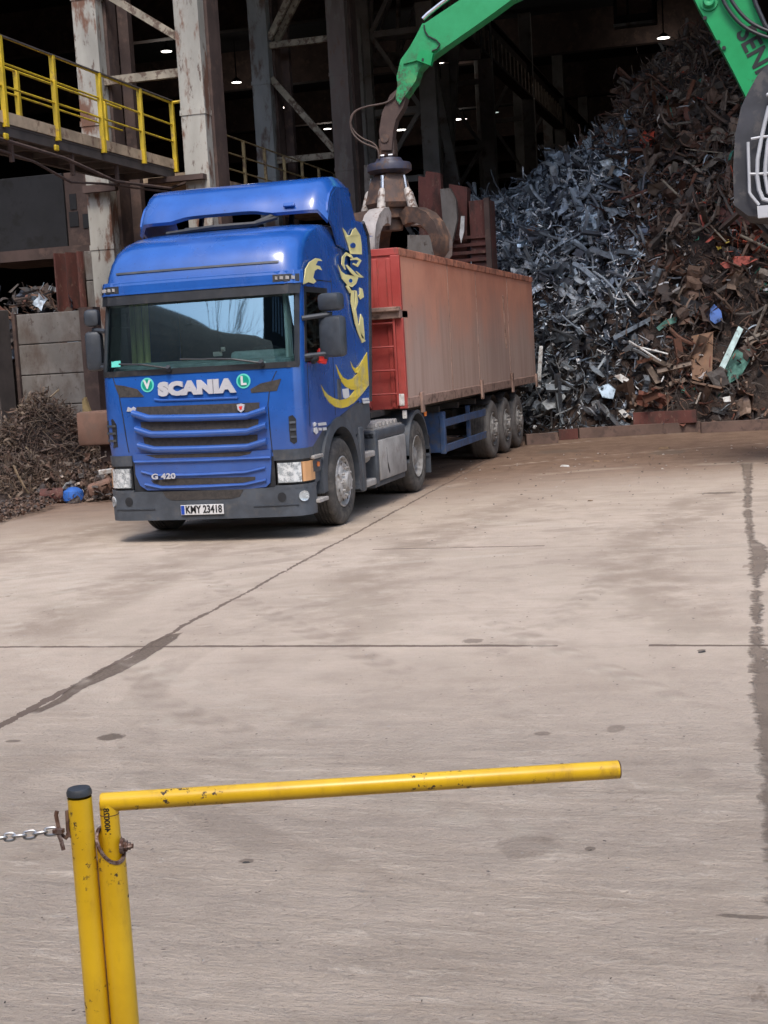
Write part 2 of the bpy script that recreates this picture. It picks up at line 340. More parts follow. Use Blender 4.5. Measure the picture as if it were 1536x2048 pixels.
# right-hand joint, ragged
d3=(y-(x*.032+5.98)+(wob-.5)*.12-x.step(6.9,8.4)*.02)
w3=x.step(-7,-3)*.04+.04+x.step(6.6,7.6)*.10+(wob2-.5)*.30*.6+(wob-.5)*.12+ (x-3.3).abs().step(.9,.4)*.13
j3=(d3.abs()-w3).lt(0)*x.gt(-6.7)
j4=((x+2.3+(wob-.5)*.1).abs()-(w1*1.5+.03)).lt(0)*((y-5.5).abs()).lt(.45)
j5=((x-2.25+(wob-.5)*.06).abs()-(w1+.012)).lt(0)*(y-3.1).abs().lt(.9)
j6=((x-12.3+(wob-.5)*.06).abs()-(w1*.6+.010)).lt(0)*(y-6.6).abs().lt(.35)
c=k.mix(j1.max(j2).max(j5)*.9,c,JD)
# ragged dirt-filled joint and patch, edges measured on the slab
def edge(pts):
    P=sorted([(on(2,0,*p).x,on(2,0,*p).y) for p in pts]); x0_,x1_=P[0][0],P[-1][0]; y0_=min(p[1] for p in P)-.2; y1_=max(p[1] for p in P)+.2
    n=k.nt.nodes.new('ShaderNodeFloatCurve'); cv=n.mapping.curves[0]; n.mapping.use_clip=False
    pts_=[((px-x0_)/(x1_-x0_),(py-y0_)/(y1_-y0_)) for px,py in P]
    cv.points[0].location=pts_[0]; cv.points[1].location=pts_[-1]
    for q in pts_[1:-1]: cv.points.new(*q)
    for q in cv.points: q.handle_type='VECTOR'
    n.mapping.update(); k.nt.links.new(((x-x0_)*(1/(x1_-x0_))).max(0.).min(1.).k,n.inputs['Value'])
    return S(k.nt,n.outputs[0])*(y1_-y0_)+y0_,x0_,x1_
rag=(k.noise(4.5,5,.62,(1,1,1),(3,8,0))-.5); rag2=(k.noise(17,5,.65,(1,1,1),(9,8,0))-.5)
def strip(left,right,amp,soft,lo=None):
    e1,xa,xb=edge(left); e2,_,_=edge(right)
    a_=(y-e1+rag*amp+rag2*amp*.5).step(-soft,soft); b_=(e2-y+rag*amp*.8-rag2*amp*.6).step(-soft,soft)
    return a_*b_*x.step(xa-.05,xa+.05)*x.step(xb+.04,xb-.04)
J3=strip([(1483,926),(1489,960),(1489,1000),(1494,1060),(1499,1090),(1504,1140),(1506,1200),(1504,1300),(1511,1400),(1518,1480),(1525,1600),(1538,1750),(1552,1900),(1562,2040)],[(1503,930),(1502,965),(1500,1010),(1507,1080),(1536,1100),(1534,1135),(1518,1152),(1520,1210),(1520,1285),(1536,1310),(1552,1400),(1562,1600),(1600,1800),(1640,2040)],.19,.022)
J7=strip([(357,1266),(345,1268),(300,1285),(262,1315),(215,1335),(150,1370),(120,1395),(60,1425)],[(358,1270),(353,1277),(330,1292),(290,1318),(240,1345),(165,1378),(130,1402),(62,1433)],.05,.008)
mudc=k.mix(nf.step(.4,.65),k.mix(nm.step(.4,.6),(.135,.105,.086),(.20,.160,.132)),(.17,.135,.112))
c=k.mix(J3*.92,c,mudc); c=k.mix(J7*.92,c,k.mix(nf.step(.4,.65),(.105,.080,.066),(.16,.125,.103)))
def blot(u,v,ru,rv,st,col=(.13,.102,.084)):
    global c
    o_=on(2,0,u,v); ry_=abs(on(2,0,u+ru,v).y-o_.y)+.001; rx_=abs(on(2,0,u,v+rv).x-o_.x)+.001
    dx_=(x-o_.x)*(1/rx_); dy_=(y-o_.y)*(1/ry_); dd=(dx_*dx_+dy_*dy_).sqrt()+rag*1.4+rag2*.8
    c=k.mix(dd.step(1.0,.72)*st,c,col)
for q in ((222,1474,29,8,.85),(28,1482,18,3,.7),(1083,1467,19,5,.6),(1233,1457,19,8,.45),(1060,1692,68,26,.32),(1490,1833,55,4,.7),(1440,986,50,2.5,.8),(945,1282,24,5,.6),(1335,905,44,4,.8),(1120,903,52,4,.7),(492,1722,16,6,.7),(1180,1697,11,5,.7),(1403,1302,9,4,.8)): blot(*q)
# tyre prints: arcs through three surveyed points each
def circ3(p,q,w_):
    (ax,ay),(bx_,by_),(cx_,cy_)=[(on(2,0,*t).x,on(2,0,*t).y) for t in (p,q,w_)]
    d=2*(ax*(by_-cy_)+bx_*(cy_-ay)+cx_*(ay-by_)); ux=((ax*ax+ay*ay)*(by_-cy_)+(bx_*bx_+by_*by_)*(cy_-ay)+(cx_*cx_+cy_*cy_)*(ay-by_))/d; uy=((ax*ax+ay*ay)*(cx_-bx_)+(bx_*bx_+by_*by_)*(ax-cx_)+(cx_*cx_+cy_*cy_)*(bx_-ax))/d
    return ux,uy,math.hypot(ax-ux,ay-uy)
def track(P,hw,st,col,tread=0):
    global c
    ux,uy,R0=circ3(*P); a_=x-ux; b_=y-uy; rd=((a_*a_+b_*b_).sqrt()-R0); mk=rd.abs().step(hw,hw*.6)*k_break
    if tread:
        n=k.nt.nodes.new('ShaderNodeMath'); n.operation='ARCTAN2'; k.nt.links.new(b_.k,n.inputs[0]); k.nt.links.new(a_.k,n.inputs[1])
        mk=mk*((S(k.nt,n.outputs[0])*(R0/.045)+rd.abs()*18).sin()*.5+.5)
    c=k.mix(mk*st,c,col)
k_break=k.noise(.9,5,.65,(1,1,1),(21,5,0)).step(.42,.60)
DK=(.235,.192,.160); LT=(.50,.445,.385)
track([(0,1205),(420,1140),(1000,1072)],.16,.40,DK); track([(0,1160),(480,1105),(1100,1040)],.14,.35,DK); track([(0,1235),(560,1150),(1300,1095)],.10,.35,LT)
track([(830,1165),(1150,1118),(1500,1090)],.15,.35,DK); track([(800,1010),(1150,1050),(1500,1040)],.2,.3,LT)
track([(380,1130),(470,1190),(700,1300)],.13,.45,DK,1); track([(60,1300),(160,1370),(330,1450)],.12,.45,LT,1); track([(380,1370),(620,1440),(1000,1520)],.12,.45,LT,1); track([(330,1400),(640,1500),(1100,1560)],.12,.4,DK,1)
track([(500,1180),(760,1215),(1100,1300)],.12,.4,LT,1); track([(940,980),(1060,1000),(1180,1040)],.14,.4,DK,1); track([(1000,1250),(1200,1330),(1480,1450)],.11,.38,DK,1); track([(0,1560),(700,1520),(1500,1440)],.10,.3,DK,1)
# a few separate stains
st_=k.noise(1.1,6,.7,(.8,1.6,1),(31,17,0)); c=k.mix(st_.step(.665,.70)*.6*x.step(0,3),c,(.20,.155,.125))
k.set('Base Color',k.tintmul(c,(1.10,1.075,1.015))); k.set('Roughness',.88); k.set('Specular IOR Level',.25)
h=rut*-1.2*near+rut2*1.5*near+J3*-1.2+J7*-.8+nf*.35+streak*.7*near+nm*.4+streak2*.6*(near*.7+.3)+fl*.9*(near*.6+.4)-pit*.7+bands*1.2*near
k.bump(h,.03,.9); M['yard_concrete']=k.m
mb=MB(); mb.add([(-260,-260,0),(260,-260,0),(260,260,0),(-260,260,0)],[(0,1,2,3)]); g=mb.build('ground','yard_concrete'); tag(g,kind='structure')

def lerp2(tab,q):
    if q<=tab[0][0]: return tab[0][1]
    for a,b in zip(tab,tab[1:]):
        if q<=b[0]: return a[1]+(b[1]-a[1])*(q-a[0])/(b[0]-a[0]+1e-9)
    return tab[-1][1]
# ------------------------------------------------------------------ CAB SURFACE
PROF=[ # z, front x, half width, corner radius
(.90,1.40,1.19,.20),(1.25,1.425,1.215,.20),(2.00,1.40,1.22,.20),(2.78,1.235,1.20,.20),(2.95,1.215,1.19,.21),(3.08,1.18,1.185,.24),(3.22,1.12,1.175,.28),(3.35,1.00,1.165,.32),(3.45,.82,1.15,.36),(3.53,.55,1.13,.38),(3.58,.25,1.11,.39),(3.60,.0,1.08,.40)]
def prof(z):
    if z<=PROF[0][0]: return PROF[0][1:]
    for a,b in zip(PROF,PROF[1:]):
        if z<=b[0]:
            t=(z-a[0])/(b[0]-a[0]); return tuple(a[i]+(b[i]-a[i])*t for i in (1,2,3))
    return PROF[-1][1:]
def cabS(s,z,off=0.0):
    xf,wd,r=prof(z); sg=1 if s>=0 else -1; s=abs(s); a=wd-r; arc=r*PI/2
    bow=.07
    if s<=a: p=(xf-bow*(s/wd)**2,s); n=(1,2*bow*s/wd**2)
    elif s<=a+arc:
        t=(s-a)/r; x0=xf-bow*(a/wd)**2; p=(x0-r+r*math.cos(t),a+r*math.sin(t)); n=(math.cos(t),math.sin(t))
    else:
        x0=xf-bow*(a/wd)**2-r; p=(x0-(s-a-arc),wd); n=(0,1)
    L=math.hypot(*n); return Vector((p[0]+n[0]/L*off,sg*(p[1]+n[1]/L*off),z))
def s_of_x(x,z):
    xf,wd,r=prof(z); a=wd-r; x0=xf-.07*(a/wd)**2-r; return a+r*PI/2+(x0-x)
def cab_uv(u,v,s=0.0,z=2.0):
    """(s,z) on the cab skin under a photo pixel"""
    for it in range(30):
        p=project(cabS(s,z)); e=np.array([u,v])-p
        if abs(e).max()<.05: break
        h=1e-3; J=np.array([(project(cabS(s+h,z))-p)/h,(project(cabS(s,z+h))-p)/h]).T
        d=np.linalg.lstsq(J,e,rcond=None)[0]; d=np.clip(d,-.25,.25); s+=d[0]; z+=d[1]
        z=min(max(z,.3),3.59)
    return s,z
def skin_patch(mb,poly,off,thick=.02,sub=1,maxlen=.12):
    """polygon in (s,z) laid on the cab skin as a raised slab"""
    P=[]
    n=len(poly)
    for i in range(n):
        a=poly[i]; b=poly[(i+1)%n]; L=math.hypot(b[0]-a[0],b[1]-a[1]); kk=max(1,int(L/maxlen))
        for j in range(kk): P.append((a[0]+(b[0]-a[0])*j/kk,a[1]+(b[1]-a[1])*j/kk))
    bm=bmesh.new(); vs=[bm.verts.new((p[0],p[1],0)) for p in P]; bm.faces.new(vs)
    smin=min(p[0] for p in P); smax=max(p[0] for p in P)
    q=math.ceil(smin/maxlen)*maxlen
    while q<smax:
        bmesh.ops.bisect_plane(bm,geom=bm.verts[:]+bm.edges[:]+bm.faces[:],plane_co=(q,0,0),plane_no=(1,0,0)); q+=maxlen
    bmesh.ops.triangulate(bm,faces=[f for f in bm.faces if len(f.verts)>4])
    ex=bmesh.ops.extrude_face_region(bm,geom=bm.faces[:]); ev={e for e in ex['geom'] if isinstance(e,bmesh.types.BMVert)}
    bm.verts.index_update()
    out=[]
    for vtx in bm.verts: out.append(cabS(vtx.co.x,vtx.co.y,off if vtx in ev else off-thick))
    mb.add(out,[[v.index for v in f.verts] for f in bm.faces]); bm.free(); return mb
def skin_grid(mb,ss,zz,off=0,skip=None):
    vs=[cabS(s,z(s) if callable(z) else z,off) for z in zz for s in ss]; n=len(ss); fs=[]
    for j in range(len(zz)-1):
        for i in range(n-1):
            if skip and skip(i,j): continue
            fs.append((j*n+i,j*n+i+1,(j+1)*n+i+1,(j+1)*n+i))
    return mb.add(vs,fs)
def poly_px(pts,s0,z0):
    out=[]; s,z=s0,z0
    for u,v in pts:
        s,z=cab_uv(u,v,s,z); out.append((s,z))
    return out

truck=empty('truck',(0,0,0),'blue tractor unit with yellow griffin decal, parked in front of the rusty box trailer','truck')
T=truck
# key side stations
SEND=s_of_x(-.92,2.0)                 # rear of the cab proper
SW0,SW1=s_of_x(1.02,2.4),s_of_x(.22,2.4)   # door window
WSS=1.20                               # windscreen half span
def zlow(s):
    s=abs(s)
    x=cabS(s,1.2).x
    if s<1.18: return .93
    if x>.62: return .93+(1.18-.93)*min(1,max(0,(1.22-x)/.6))
    return 1.18+.27*min(1,(.62-x)/1.5)
half=[0,.3,.6,.85,1.0,1.06,1.13,WSS,1.25,1.30,1.34,SW0,SW0+.2,(SW0+SW1)/2+.1,SW1,SW1+.25,SW1+.5,SW1+.8,SEND]
ss=[-h for h in half[::-1][:-1]]+half
zz=[zlow]+[(lambda q:(lambda s:zlow(s)+(1.965-zlow(s))*q))(q) for q in (.25,.5,.75)]+[1.965,2.4,2.78,2.86,2.95,3.08,3.15,3.22,3.29,3.35,3.40,3.45,3.49,3.53,3.56,3.58,3.60]
def skip(i,j):
    sm=(ss[i]+ss[i+1])/2
    if j in (4,5):
        if abs(sm)<WSS: return True
        if SW0<abs(sm)<SW1: return True
    return False
mb=skin_grid(MB(),ss,zz,0,skip)
# close roof and rear
top=[cabS(s,3.60) for s in ss]; n=len(top)
mb.add([(p.x*(.0)+max(p.x-.5,-.92) if False else p.x,p.y,p.z) for p in top]+[(-.3,0,3.62)],[(i,i+1,n) for i in range(n-1)]+[(n-1,0,n)])
rl=[cabS(-SEND,z(SEND) if callable(z) else z) for z in zz]; rr=[cabS(SEND,z(SEND) if callable(z) else z) for z in zz]
mm=len(zz); mb.add(rl+rr,[(j,j+1,mm+j+1,mm+j) for j in range(mm-1)])
body=mb.build('cab_body','cab_blue',T,True,35)
# windscreen sheet, rubber frame, header
mb=MB(); sg=[-WSS+i*2*WSS/16 for i in range(17)]; skin_grid(mb,sg,[1.965,2.2,2.4,2.6,2.78],-.012)
mb.build('windscreen','windscreen_glass',T,True,60)
mb=MB()
for a in (-1,1): skin_patch(mb,[(a*(WSS-.03),1.94),(a*(WSS+.03),1.94),(a*(WSS+.03),2.80),(a*(WSS-.035),2.80)],.006,.03)
skin_patch(mb,[(-WSS-.02,1.925),(WSS+.02,1.925),(WSS+.02,1.99),(-WSS-.02,1.99)],.008,.03)
mb.build('windscreen_frame','black_plastic',T)
# visor band over the windscreen, plus blue visor lip
vp=[(-1.2,2.74),(1.2,2.74),(1.22,2.86),(-1.22,2.86)]
skin_patch(MB(),vp,.045,.06).build('visor_band','black_plastic',T)
mb=MB(); skin_grid(mb,[-1.24+i*2.48/24 for i in range(25)],[2.85,2.90,2.955,3.0],.055); skin_patch(mb,[(-1.24,2.855),(1.24,2.855),(1.24,2.99),(-1.24,2.99)],.056,.06)
mb.build('sun_visor','cab_blue',T)
skin_patch(MB(),[(-1.0,3.09),(.98,3.09),(.98,3.113),(-1.0,3.113)],.012,.03).build('roof_seam','mirror_grey',T)
for a,nm in ((-1,'L'),(1,'R')):
    mb=MB()
    for i in range(4): 
        s0=a*1.06-.10+i*.05; skin_patch(mb,[(s0,2.90),(s0+.03,2.895),(s0+.03,2.93),(s0,2.935)],.066,.02)
    pl=skin_patch(MB(),[(a*1.06-.13,2.875),(a*1.06+.13,2.875),(a*1.06+.13,2.955),(a*1.06-.13,2.955)],.060,.02).build('marker_light','black_plastic',T)
    mb.build('lens','alu_deck',pl)
# door windows
for a in (-1,1):
    mb=MB(); g=[a*(SW0+(SW1-SW0)*i/4) for i in range(5)]; skin_grid(mb,g,[1.965,2.4,2.78],-.015); mb.build('door_window','side_glass',T,True)
    mb=MB()
    for q in ((SW0-.03,1.98,SW0+.03,2.82),(SW1-.03,1.98,SW1+.02,2.82),(SW0-.03,1.98,SW1+.02,2.03),(SW0-.03,2.76,SW1+.02,2.82)):
        skin_patch(mb,[(a*q[0],q[1]),(a*q[2],q[1]),(a*q[2],q[3]),(a*q[0],q[3])],.006,.02)
    mb.build('window_frame','black_plastic',T)
    # door seam lines
    mb=MB(); sd=s_of_x(.1,2)
    for q in ((s_of_x(1.07,2)-.006,1.25,s_of_x(1.07,2)+.006,2.9),(sd-.006,1.32,sd+.006,2.95),(s_of_x(1.07,2),2.90,sd,2.912)):
        skin_patch(mb,[(a*q[0],q[1]),(a*q[2],q[1]),(a*q[2],q[3]),(a*q[0],q[3])],.003,.01)
    mb.build('door_seam','black_plastic',T)
    sh=s_of_x(.03 if a>0 else .03,1.6)
    # handle recess
    hs,hz=cab_uv(677,778,2.4,1.6)
    skin_patch(MB(),[(a*(hs-.05),hz-.12),(a*(hs+.05),hz-.12),(a*(hs+.055),hz+.12),(a*(hs-.045),hz+.12)],.02,.03).build('door_handle','bumper_grey',T)
# interior
mb=MB(); mb.bx(-.88,.9,-1.12,1.12,1.0,1.05); mb.bx(-.88,-.84,-1.12,1.12,1.05,3.2); mb.bx(-.84,1.05,-1.14,1.14,2.86,2.90); mb.build('cab_interior','interior_dark',T)
mb=MB(); mb.box((1.02,0,1.97),(.42,2.2,.16),(0,.12,0),.04); mb.box((.85,.6,2.05),(.2,.7,.18),None,.05); mb.build('dashboard','interior_teal',T)
for a in (-.62,.62):
    mb=MB(); mb.box((-.1,a,1.75),(.5,.5,.16),None,.05); mb.box((-.36,a,2.15),(.16,.5,.75),(0,-.15,0),.06); mb.box((-.42,a,2.6),(.12,.3,.2),None,.05); mb.build('seat','seat_cloth',T,True)
mb=MB(); ring=[(.62+.2*.5*math.cos(t),.62+.23*math.sin(t),2.06+.2*math.cos(t)*.6) for t in [2*PI*i/24 for i in range(25)]]; mb.tube(ring,.016,6); mb.bar((.62,.4,2.06),(.62,.84,2.06),.03); mb.build('steering_wheel','black_plastic',T)
mb=MB()
for i in range(5): mb.tube([(.78-.05*(i%2),-1.02+i*.045,2.04),(.74-.05*(i%2),-1.02+i*.045,2.80)],.032,6)
mb.build('curtain','curtain_yellow',T,True)
mb=MB()
for i in range(3): mb.tube([(1.12-i*.05,1.02,2.04),(1.04-i*.05,1.0,2.78)],.026,6)
mb.build('curtain','curtain_pale',T,True)
mb=MB(); mb.box((1.13,.18,2.12),(.03,.11,.05),None,.01); mb.box((1.13,.25,2.17),(.03,.05,.05),None,.01); mb.build('dash_ornament','white_dirty',T)
skin_patch(MB(),[(-1.06,2.04),(-.94,2.04),(-.94,2.11),(-1.06,2.11)],-.014,.003).build('windscreen_sticker','sticker_teal',T)
# wipers
for a in (-.55,.55):
    mb=MB(); p0=cabS(a+.25,1.99,.04); p1=cabS(a-.38,2.07,.03); mb.tube([p0,(p0+p1)/2+Vector((.03,0,.02)),p1],.012,6); mb.tube([cabS(a-.05,2.045,.018),cabS(a-.72,2.085,.018)],.009,6); mb.tube([p0+Vector((-.02,0,-.02)),p0+Vector((.02,0,.02))],.03,8); mb.build('wiper','black_plastic',T)

# ---- front panel relief, traced from the photo (px) onto the cab skin
def Z2(x,y): return (250+x/5.486,730+y/5.486)     # coordinates of an enlarged crop of the photo
def Z9(x,y): return (160+x/2.4,320+y/2.4)
def patch_px(name,mat,pts,off,thick=.02,parent=T,s0=0,z0=1.5,zoom=Z2):
    return skin_patch(MB(),poly_px([zoom(*p) for p in pts],s0,z0),off,thick).build(name,mat,parent)
def skinbar(name,mat,pts,hw,off0,off1,parent):
    """blue slat: a rounded bar following a (s,z) polyline on the skin"""
    mb=MB(); P=poly_px([Z2(*p) for p in pts],0,1.5); Q=[]
    for a,b in zip(P,P[1:]):
        kk=max(1,int(abs(b[0]-a[0])/.12))
        Q+=[(a[0]+(b[0]-a[0])*j/kk,a[1]+(b[1]-a[1])*j/kk) for j in range(kk)]
    Q.append(P[-1]); sec=[(-hw,off0),(-hw*.8,off1*.75),(hw*.1,off1),(hw*.75,off1*.8),(hw,off0)]
    vs=[cabS(s,z+dz,o) for s,z in Q for dz,o in sec]; n=5
    fs=[(i*n+k_,i*n+k_+1,(i+1)*n+k_+1,(i+1)*n+k_) for i in range(len(Q)-1) for k_ in range(n-1)]
    fs+=[tuple(range(n)),tuple((len(Q)-1)*n+k_ for k_ in range(n))]
    mb.add(vs,fs); return mb.build(name,mat,parent,True,60)
gr=[[(125,462),(1475,410),(1475,480),(1340,530),(280,555),(130,510)],
    [(170,625),(1465,595),(1460,670),(1340,705),(320,735),(180,690)],
    [(200,795),(1455,765),(1455,840),(1330,875),(340,905),(215,860)]]
for p in gr: patch_px('grille_opening','mesh_dark',p,.004,.02)
for pts in ([(95,530),(270,585),(800,578),(1340,560),(1555,486)],[(130,705),(300,762),(800,752),(1345,732),(1555,660)],[(160,885),(340,930),(800,922),(1350,900),(1560,835)]):
    skinbar('grille_slat','cab_blue',pts,.042,-.01,.070,T)
skinbar('panel_ridge','cab_blue',[(325,378),(400,388),(800,375),(1240,358)],.014,-.01,.018,T)
patch_px('air_inlet','mesh_dark',[(818,1100),(868,1072),(966,1050),(945,1108),(822,1118)],.004,s0=.4,zoom=Z9)
patch_px('air_inlet','mesh_dark',[(165,1078),(215,1085),(275,1100),(308,1137),(190,1140)],.004,s0=-.6,zoom=Z9)
# lower grille module (blue) proud of the bumper
lowp=poly_px([Z2(*p) for p in [(115,975),(800,960),(1605,930),(1612,1080),(1600,1290),(1555,1335),(1320,1362),(260,1372),(180,1320),(130,1200)]],0,1.0)
lg=skin_patch(MB(),[(s,z) for s,z in lowp],.03,.08).build('lower_grille','cab_blue',T)
patch_px('grille_opening','mesh_dark',[(260,1130),(760,1110),(1440,1085),(1440,1130),(1310,1165),(600,1185),(350,1180)],.034,.01,lg)
patch_px('grille_opening','mesh_dark',[(300,1262),(590,1240),(1440,1222),(1440,1258),(1300,1290),(420,1320),(330,1295)],.034,.01,lg)
patch_px('grille_opening','mesh_dark',[(240,985),(800,970),(1400,945),(1380,975),(1250,1000),(360,1020)],.034,.01,lg)
skinbar('grille_slat','cab_blue',[(125,1065),(800,1050),(1605,1015)],.022,.02,.062,lg)
skinbar('grille_slat','cab_blue',[(200,1170),(350,1212),(800,1205),(1340,1178),(1550,1128)],.022,.02,.062,lg)
skinbar('grille_slat','cab_blue',[(240,1310),(420,1348),(800,1340),(1340,1312),(1560,1262)],.022,.02,.062,lg)
# corner panels with vents
for pts,s0 in (([(577,833),(585,830),(592,838),(594,884),(588,888),(580,882)],1.1),([(215,842),(226,838),(233,850),(236,894),(228,896),(219,886)],-1.1)):
    P=poly_px(pts,s0,1.2); skin_patch(MB(),P,.004).build('corner_vent','black_plastic',T)
    zs=[p[1] for p in P]; sx=[p[0] for p in P]
    for i in range(3):
        mb=MB(); zc=min(zs)+(max(zs)-min(zs))*(i+1)/4; skin_patch(mb,[(min(sx)+.01,zc-.012),(max(sx)-.01,zc-.012),(max(sx)-.01,zc+.012),(min(sx)+.01,zc+.012)],.014,.02)
        mb.build('vent_blade','bumper_grey',T)
for pts,s0 in (([(553,742),(540,770),(536,810),(540,860),(545,905)],.9),([(222,745),(238,790),(247,840),(258,905)],-.9)):
    P=poly_px(pts,s0,1.5); mb=MB()
    skin_patch(mb,[(a[0]-.005,a[1]) for a in P]+[(a[0]+.005,a[1]) for a in P[::-1]],.003,.01)
    mb.build('panel_gap','black_plastic',T)
# lettering on the front
def skin_text(name,body,mat,px_c,size,off,thick,embold,spacing=1.,shear=0,sx=1.,parent=T,s0=0,z0=1.6):
    s,z=cab_uv(px_c[0],px_c[1],s0,z0); vs,fs=text_pts(body,size,1.0,embold,spacing,shear)
    mb=MB(); mb.add([cabS(s+v.x*sx,z+v.y,off+(thick if v.z>0 else -.002)) for v in vs],fs); return mb.build(name,mat,parent)
skin_text('maker_lettering','SCANIA','letter_silver',(392,776),.190,.004,.02,.016,1.10,0,1.25)
skin_text('model_lettering','G 420','letter_silver',(332,952),.085,.062,.008,.003,1.05,0,1.35,lg,0,.8)
for c,l,px_ in (('V','V',(295,770)),('L','L',(487,762))):
    s,z=cab_uv(*px_,0,1.7)
    circ=lambda r:[(s+r*math.cos(t),z+r*math.sin(t)) for t in [2*PI*i/28 for i in range(28)]]
    st=skin_patch(MB(),circ(.082),.006,.01).build('round_sticker','sticker_teal',T)
    skin_patch(MB(),circ(.064),.009,.01).build('sticker_centre','sticker_green',st)
    vs,fs=text_pts(l,.13,1.0,.006); mb=MB(); mb.add([cabS(s+v.x*(1 if l=='L' else 1),z+v.y,.014 if v.z>0 else .008) for v in vs],fs); mb.build('sticker_letter','white_paint',st)
s,z=cab_uv(483,816,.4,1.4); mb=skin_patch(MB(),[(s-.045,z+.04),(s,z+.05),(s+.045,z+.035),(s+.035,z-.02),(s,z-.05),(s-.035,z-.02)],.03,.04); b_=mb.build('griffin_badge','letter_silver',T)
skin_patch(MB(),[(s-.02,z+.02),(s+.02,z+.022),(s+.012,z-.012),(s-.01,z-.02)],.034,.006).build('badge_emblem','red_plastic',b_)
s,z=cab_uv(263,819,-.7,1.4); skin_patch(MB(),[(s-.06,z-.02),(s+.05,z-.025),(s+.06,z+.01),(s+.03,z+.03),(s,z+.012),(s-.04,z+.03)],.01,.014).build('small_badge','letter_silver',T)

# ---- yellow griffin and stickers on the left side: side wall continues as fairing
def sidefair(a):
    mb=MB(); vs=[]; rows=[]
    zs=[1.42,1.8,2.2,2.6,3.0,3.3,3.55,3.7]
    for z_ in zs:
        xr=-1.33-.42*(z_-1.42)/2.2 if z_<3.5 else -1.72+(z_-3.5)*1.2
        rows.append([(-.90,a*(1.215 if z_<3.2 else 1.215-(z_-3.2)*.05),z_),((-.9+xr)/2,a*1.228,z_),(xr,a*1.232,z_)])
    mb2=MB(); n=3
    vs=[p for r in rows for p in r]; vi=[(x_,y_-a*.03,z_) for x_,y_,z_ in vs]
    fs=[(i*n+j,i*n+j+1,(i+1)*n+j+1,(i+1)*n+j) for i in range(len(zs)-1) for j in range(2)]
    N=len(vs); fs2=[tuple(q+N for q in f) for f in fs]
    edge=[(i*n+2,(i+1)*n+2,(i+1)*n+2+N,i*n+2+N) for i in range(len(zs)-1)]+[(j,j+1,j+1+N,j+N) for j in range(2)]+[((len(zs)-1)*n+j,(len(zs)-1)*n+j+1,(len(zs)-1)*n+j+1+N,(len(zs)-1)*n+j+N) for j in range(2)]
    mb2.add(vs+vi,fs+fs2+edge); o=mb2.build('side_fairing','cab_blue',T,False)
    mb=MB(); mb.tube([(r[2][0]-.02,r[2][1],r[2][2]) for r in rows],.03,6); mb.build('fairing_edge','black_plastic',o)
for a in (-1,1): sidefair(a)
def Z7(x,y): return (560+x/4.877,440+y/4.877)
def side_decal(mb,pts,lift=.0):
    P=[]
    for p in pts:
        u,v=Z7(*p); yy_=1.236 if on(1,1.22,u,v).x<-.85 else 1.224
        q=on(1,yy_+lift,u,v); P.append(q)
    return mb.prism(P,(0,-.008,0))
def stroke(pts,w):
    L=[];Rr=[]
    for i,p in enumerate(pts):
        a=pts[max(i-1,0)]; b=pts[min(i+1,len(pts)-1)]; dx,dy=b[0]-a[0],b[1]-a[1]; l=math.hypot(dx,dy) or 1; ww=(w[i] if isinstance(w,list) else w)/2*1.25
        L.append((p[0]-dy/l*ww,p[1]+dx/l*ww)); Rr.append((p[0]+dy/l*ww,p[1]-dx/l*ww))
    return L+Rr[::-1]
mb=MB()
side_decal(mb,[(402,1608),(430,1660),(470,1705),(530,1740),(585,1755),(650,1745),(690,1715),(735,1655),(700,1655),(640,1625),(600,1575),(570,1500),(545,1408),(580,1480),(615,1535),(665,1560),(715,1545),(765,1490),(735,1490),(705,1440),(690,1380),(715,1435),(740,1450),(775,1425),(820,1345),(850,1290),(868,1610),(800,1700),(720,1785),(660,1822),(600,1835),(540,1822),(480,1775),(440,1715)])
mb.build('griffin_wing_decal','decal_yellow',T)
mb=MB()
side_decal(mb,[(612,75),(640,110),(662,150),(690,150),(712,95),(738,75),(785,150),(797,240),(800,335),(690,330),(668,250),(640,170)])
for pts,w in (([(715,375),(690,350),(650,328),(622,360),(615,430),(640,485)],[8,20,22,22,20,6]),([(690,385),(750,375),(785,395),(755,445),(715,425)],[10,20,20,22,10]),([(650,440),(700,500),(740,540),(800,560)],[10,24,22,4]),
    ([(745,500),(790,545),(815,560)],[4,14,4]),([(655,640),(690,700),(735,690)],[20,24,6]),([(712,700),(712,800),(730,900),(750,1010),(775,1100),(820,1190)],[24,28,26,24,20,30]),([(745,690),(750,800),(735,880)],[6,20,6])):
    side_decal(mb,stroke(pts,w))
side_decal(mb,[(565,430),(600,500),(640,530),(700,540),(765,560),(745,620),(705,655),(660,635),(605,570)])
side_decal(mb,[(780,660),(805,670),(820,750),(785,775),(765,740),(782,720)])
side_decal(mb,[(790,915),(812,960),(822,1080),(828,1160),(800,1150),(770,1040)])
side_decal(mb,[(232,625),(240,560),(245,540),(250,480),(290,410),(350,372),(395,380),(415,400),(370,398),(350,440),(390,450),(412,490),(370,475),(340,495),(325,560),(355,600),(330,620),(280,605)])
mb.build('griffin_head_decal','decal_pale',T)
mb=MB(); side_decal(mb,[(690+18*math.cos(t),592+20*math.sin(t)) for t in [i*PI/6 for i in range(12)]],.006); mb.build('decal_eye','cab_blue',T); mb=MB(); side_decal(mb,[(715+24*math.cos(t),248+26*math.sin(t)) for t in [i*PI/6 for i in range(12)]],.006); mb.build('decal_eye','cab_blue',T)
mb=MB(); side_decal(mb,[(612,1650),(670,1640),(678,1725),(640,1745),(622,1730)],.004); mb.build('side_sticker','white_paint',T); mb=MB(); side_decal(mb,[(800,1742),(865,1732),(872,1755),(806,1762)],.004); side_decal(mb,[(806,1768),(872,1762),(876,1785),(815,1790)],.004)
mb.build('side_sticker','white_paint',T)
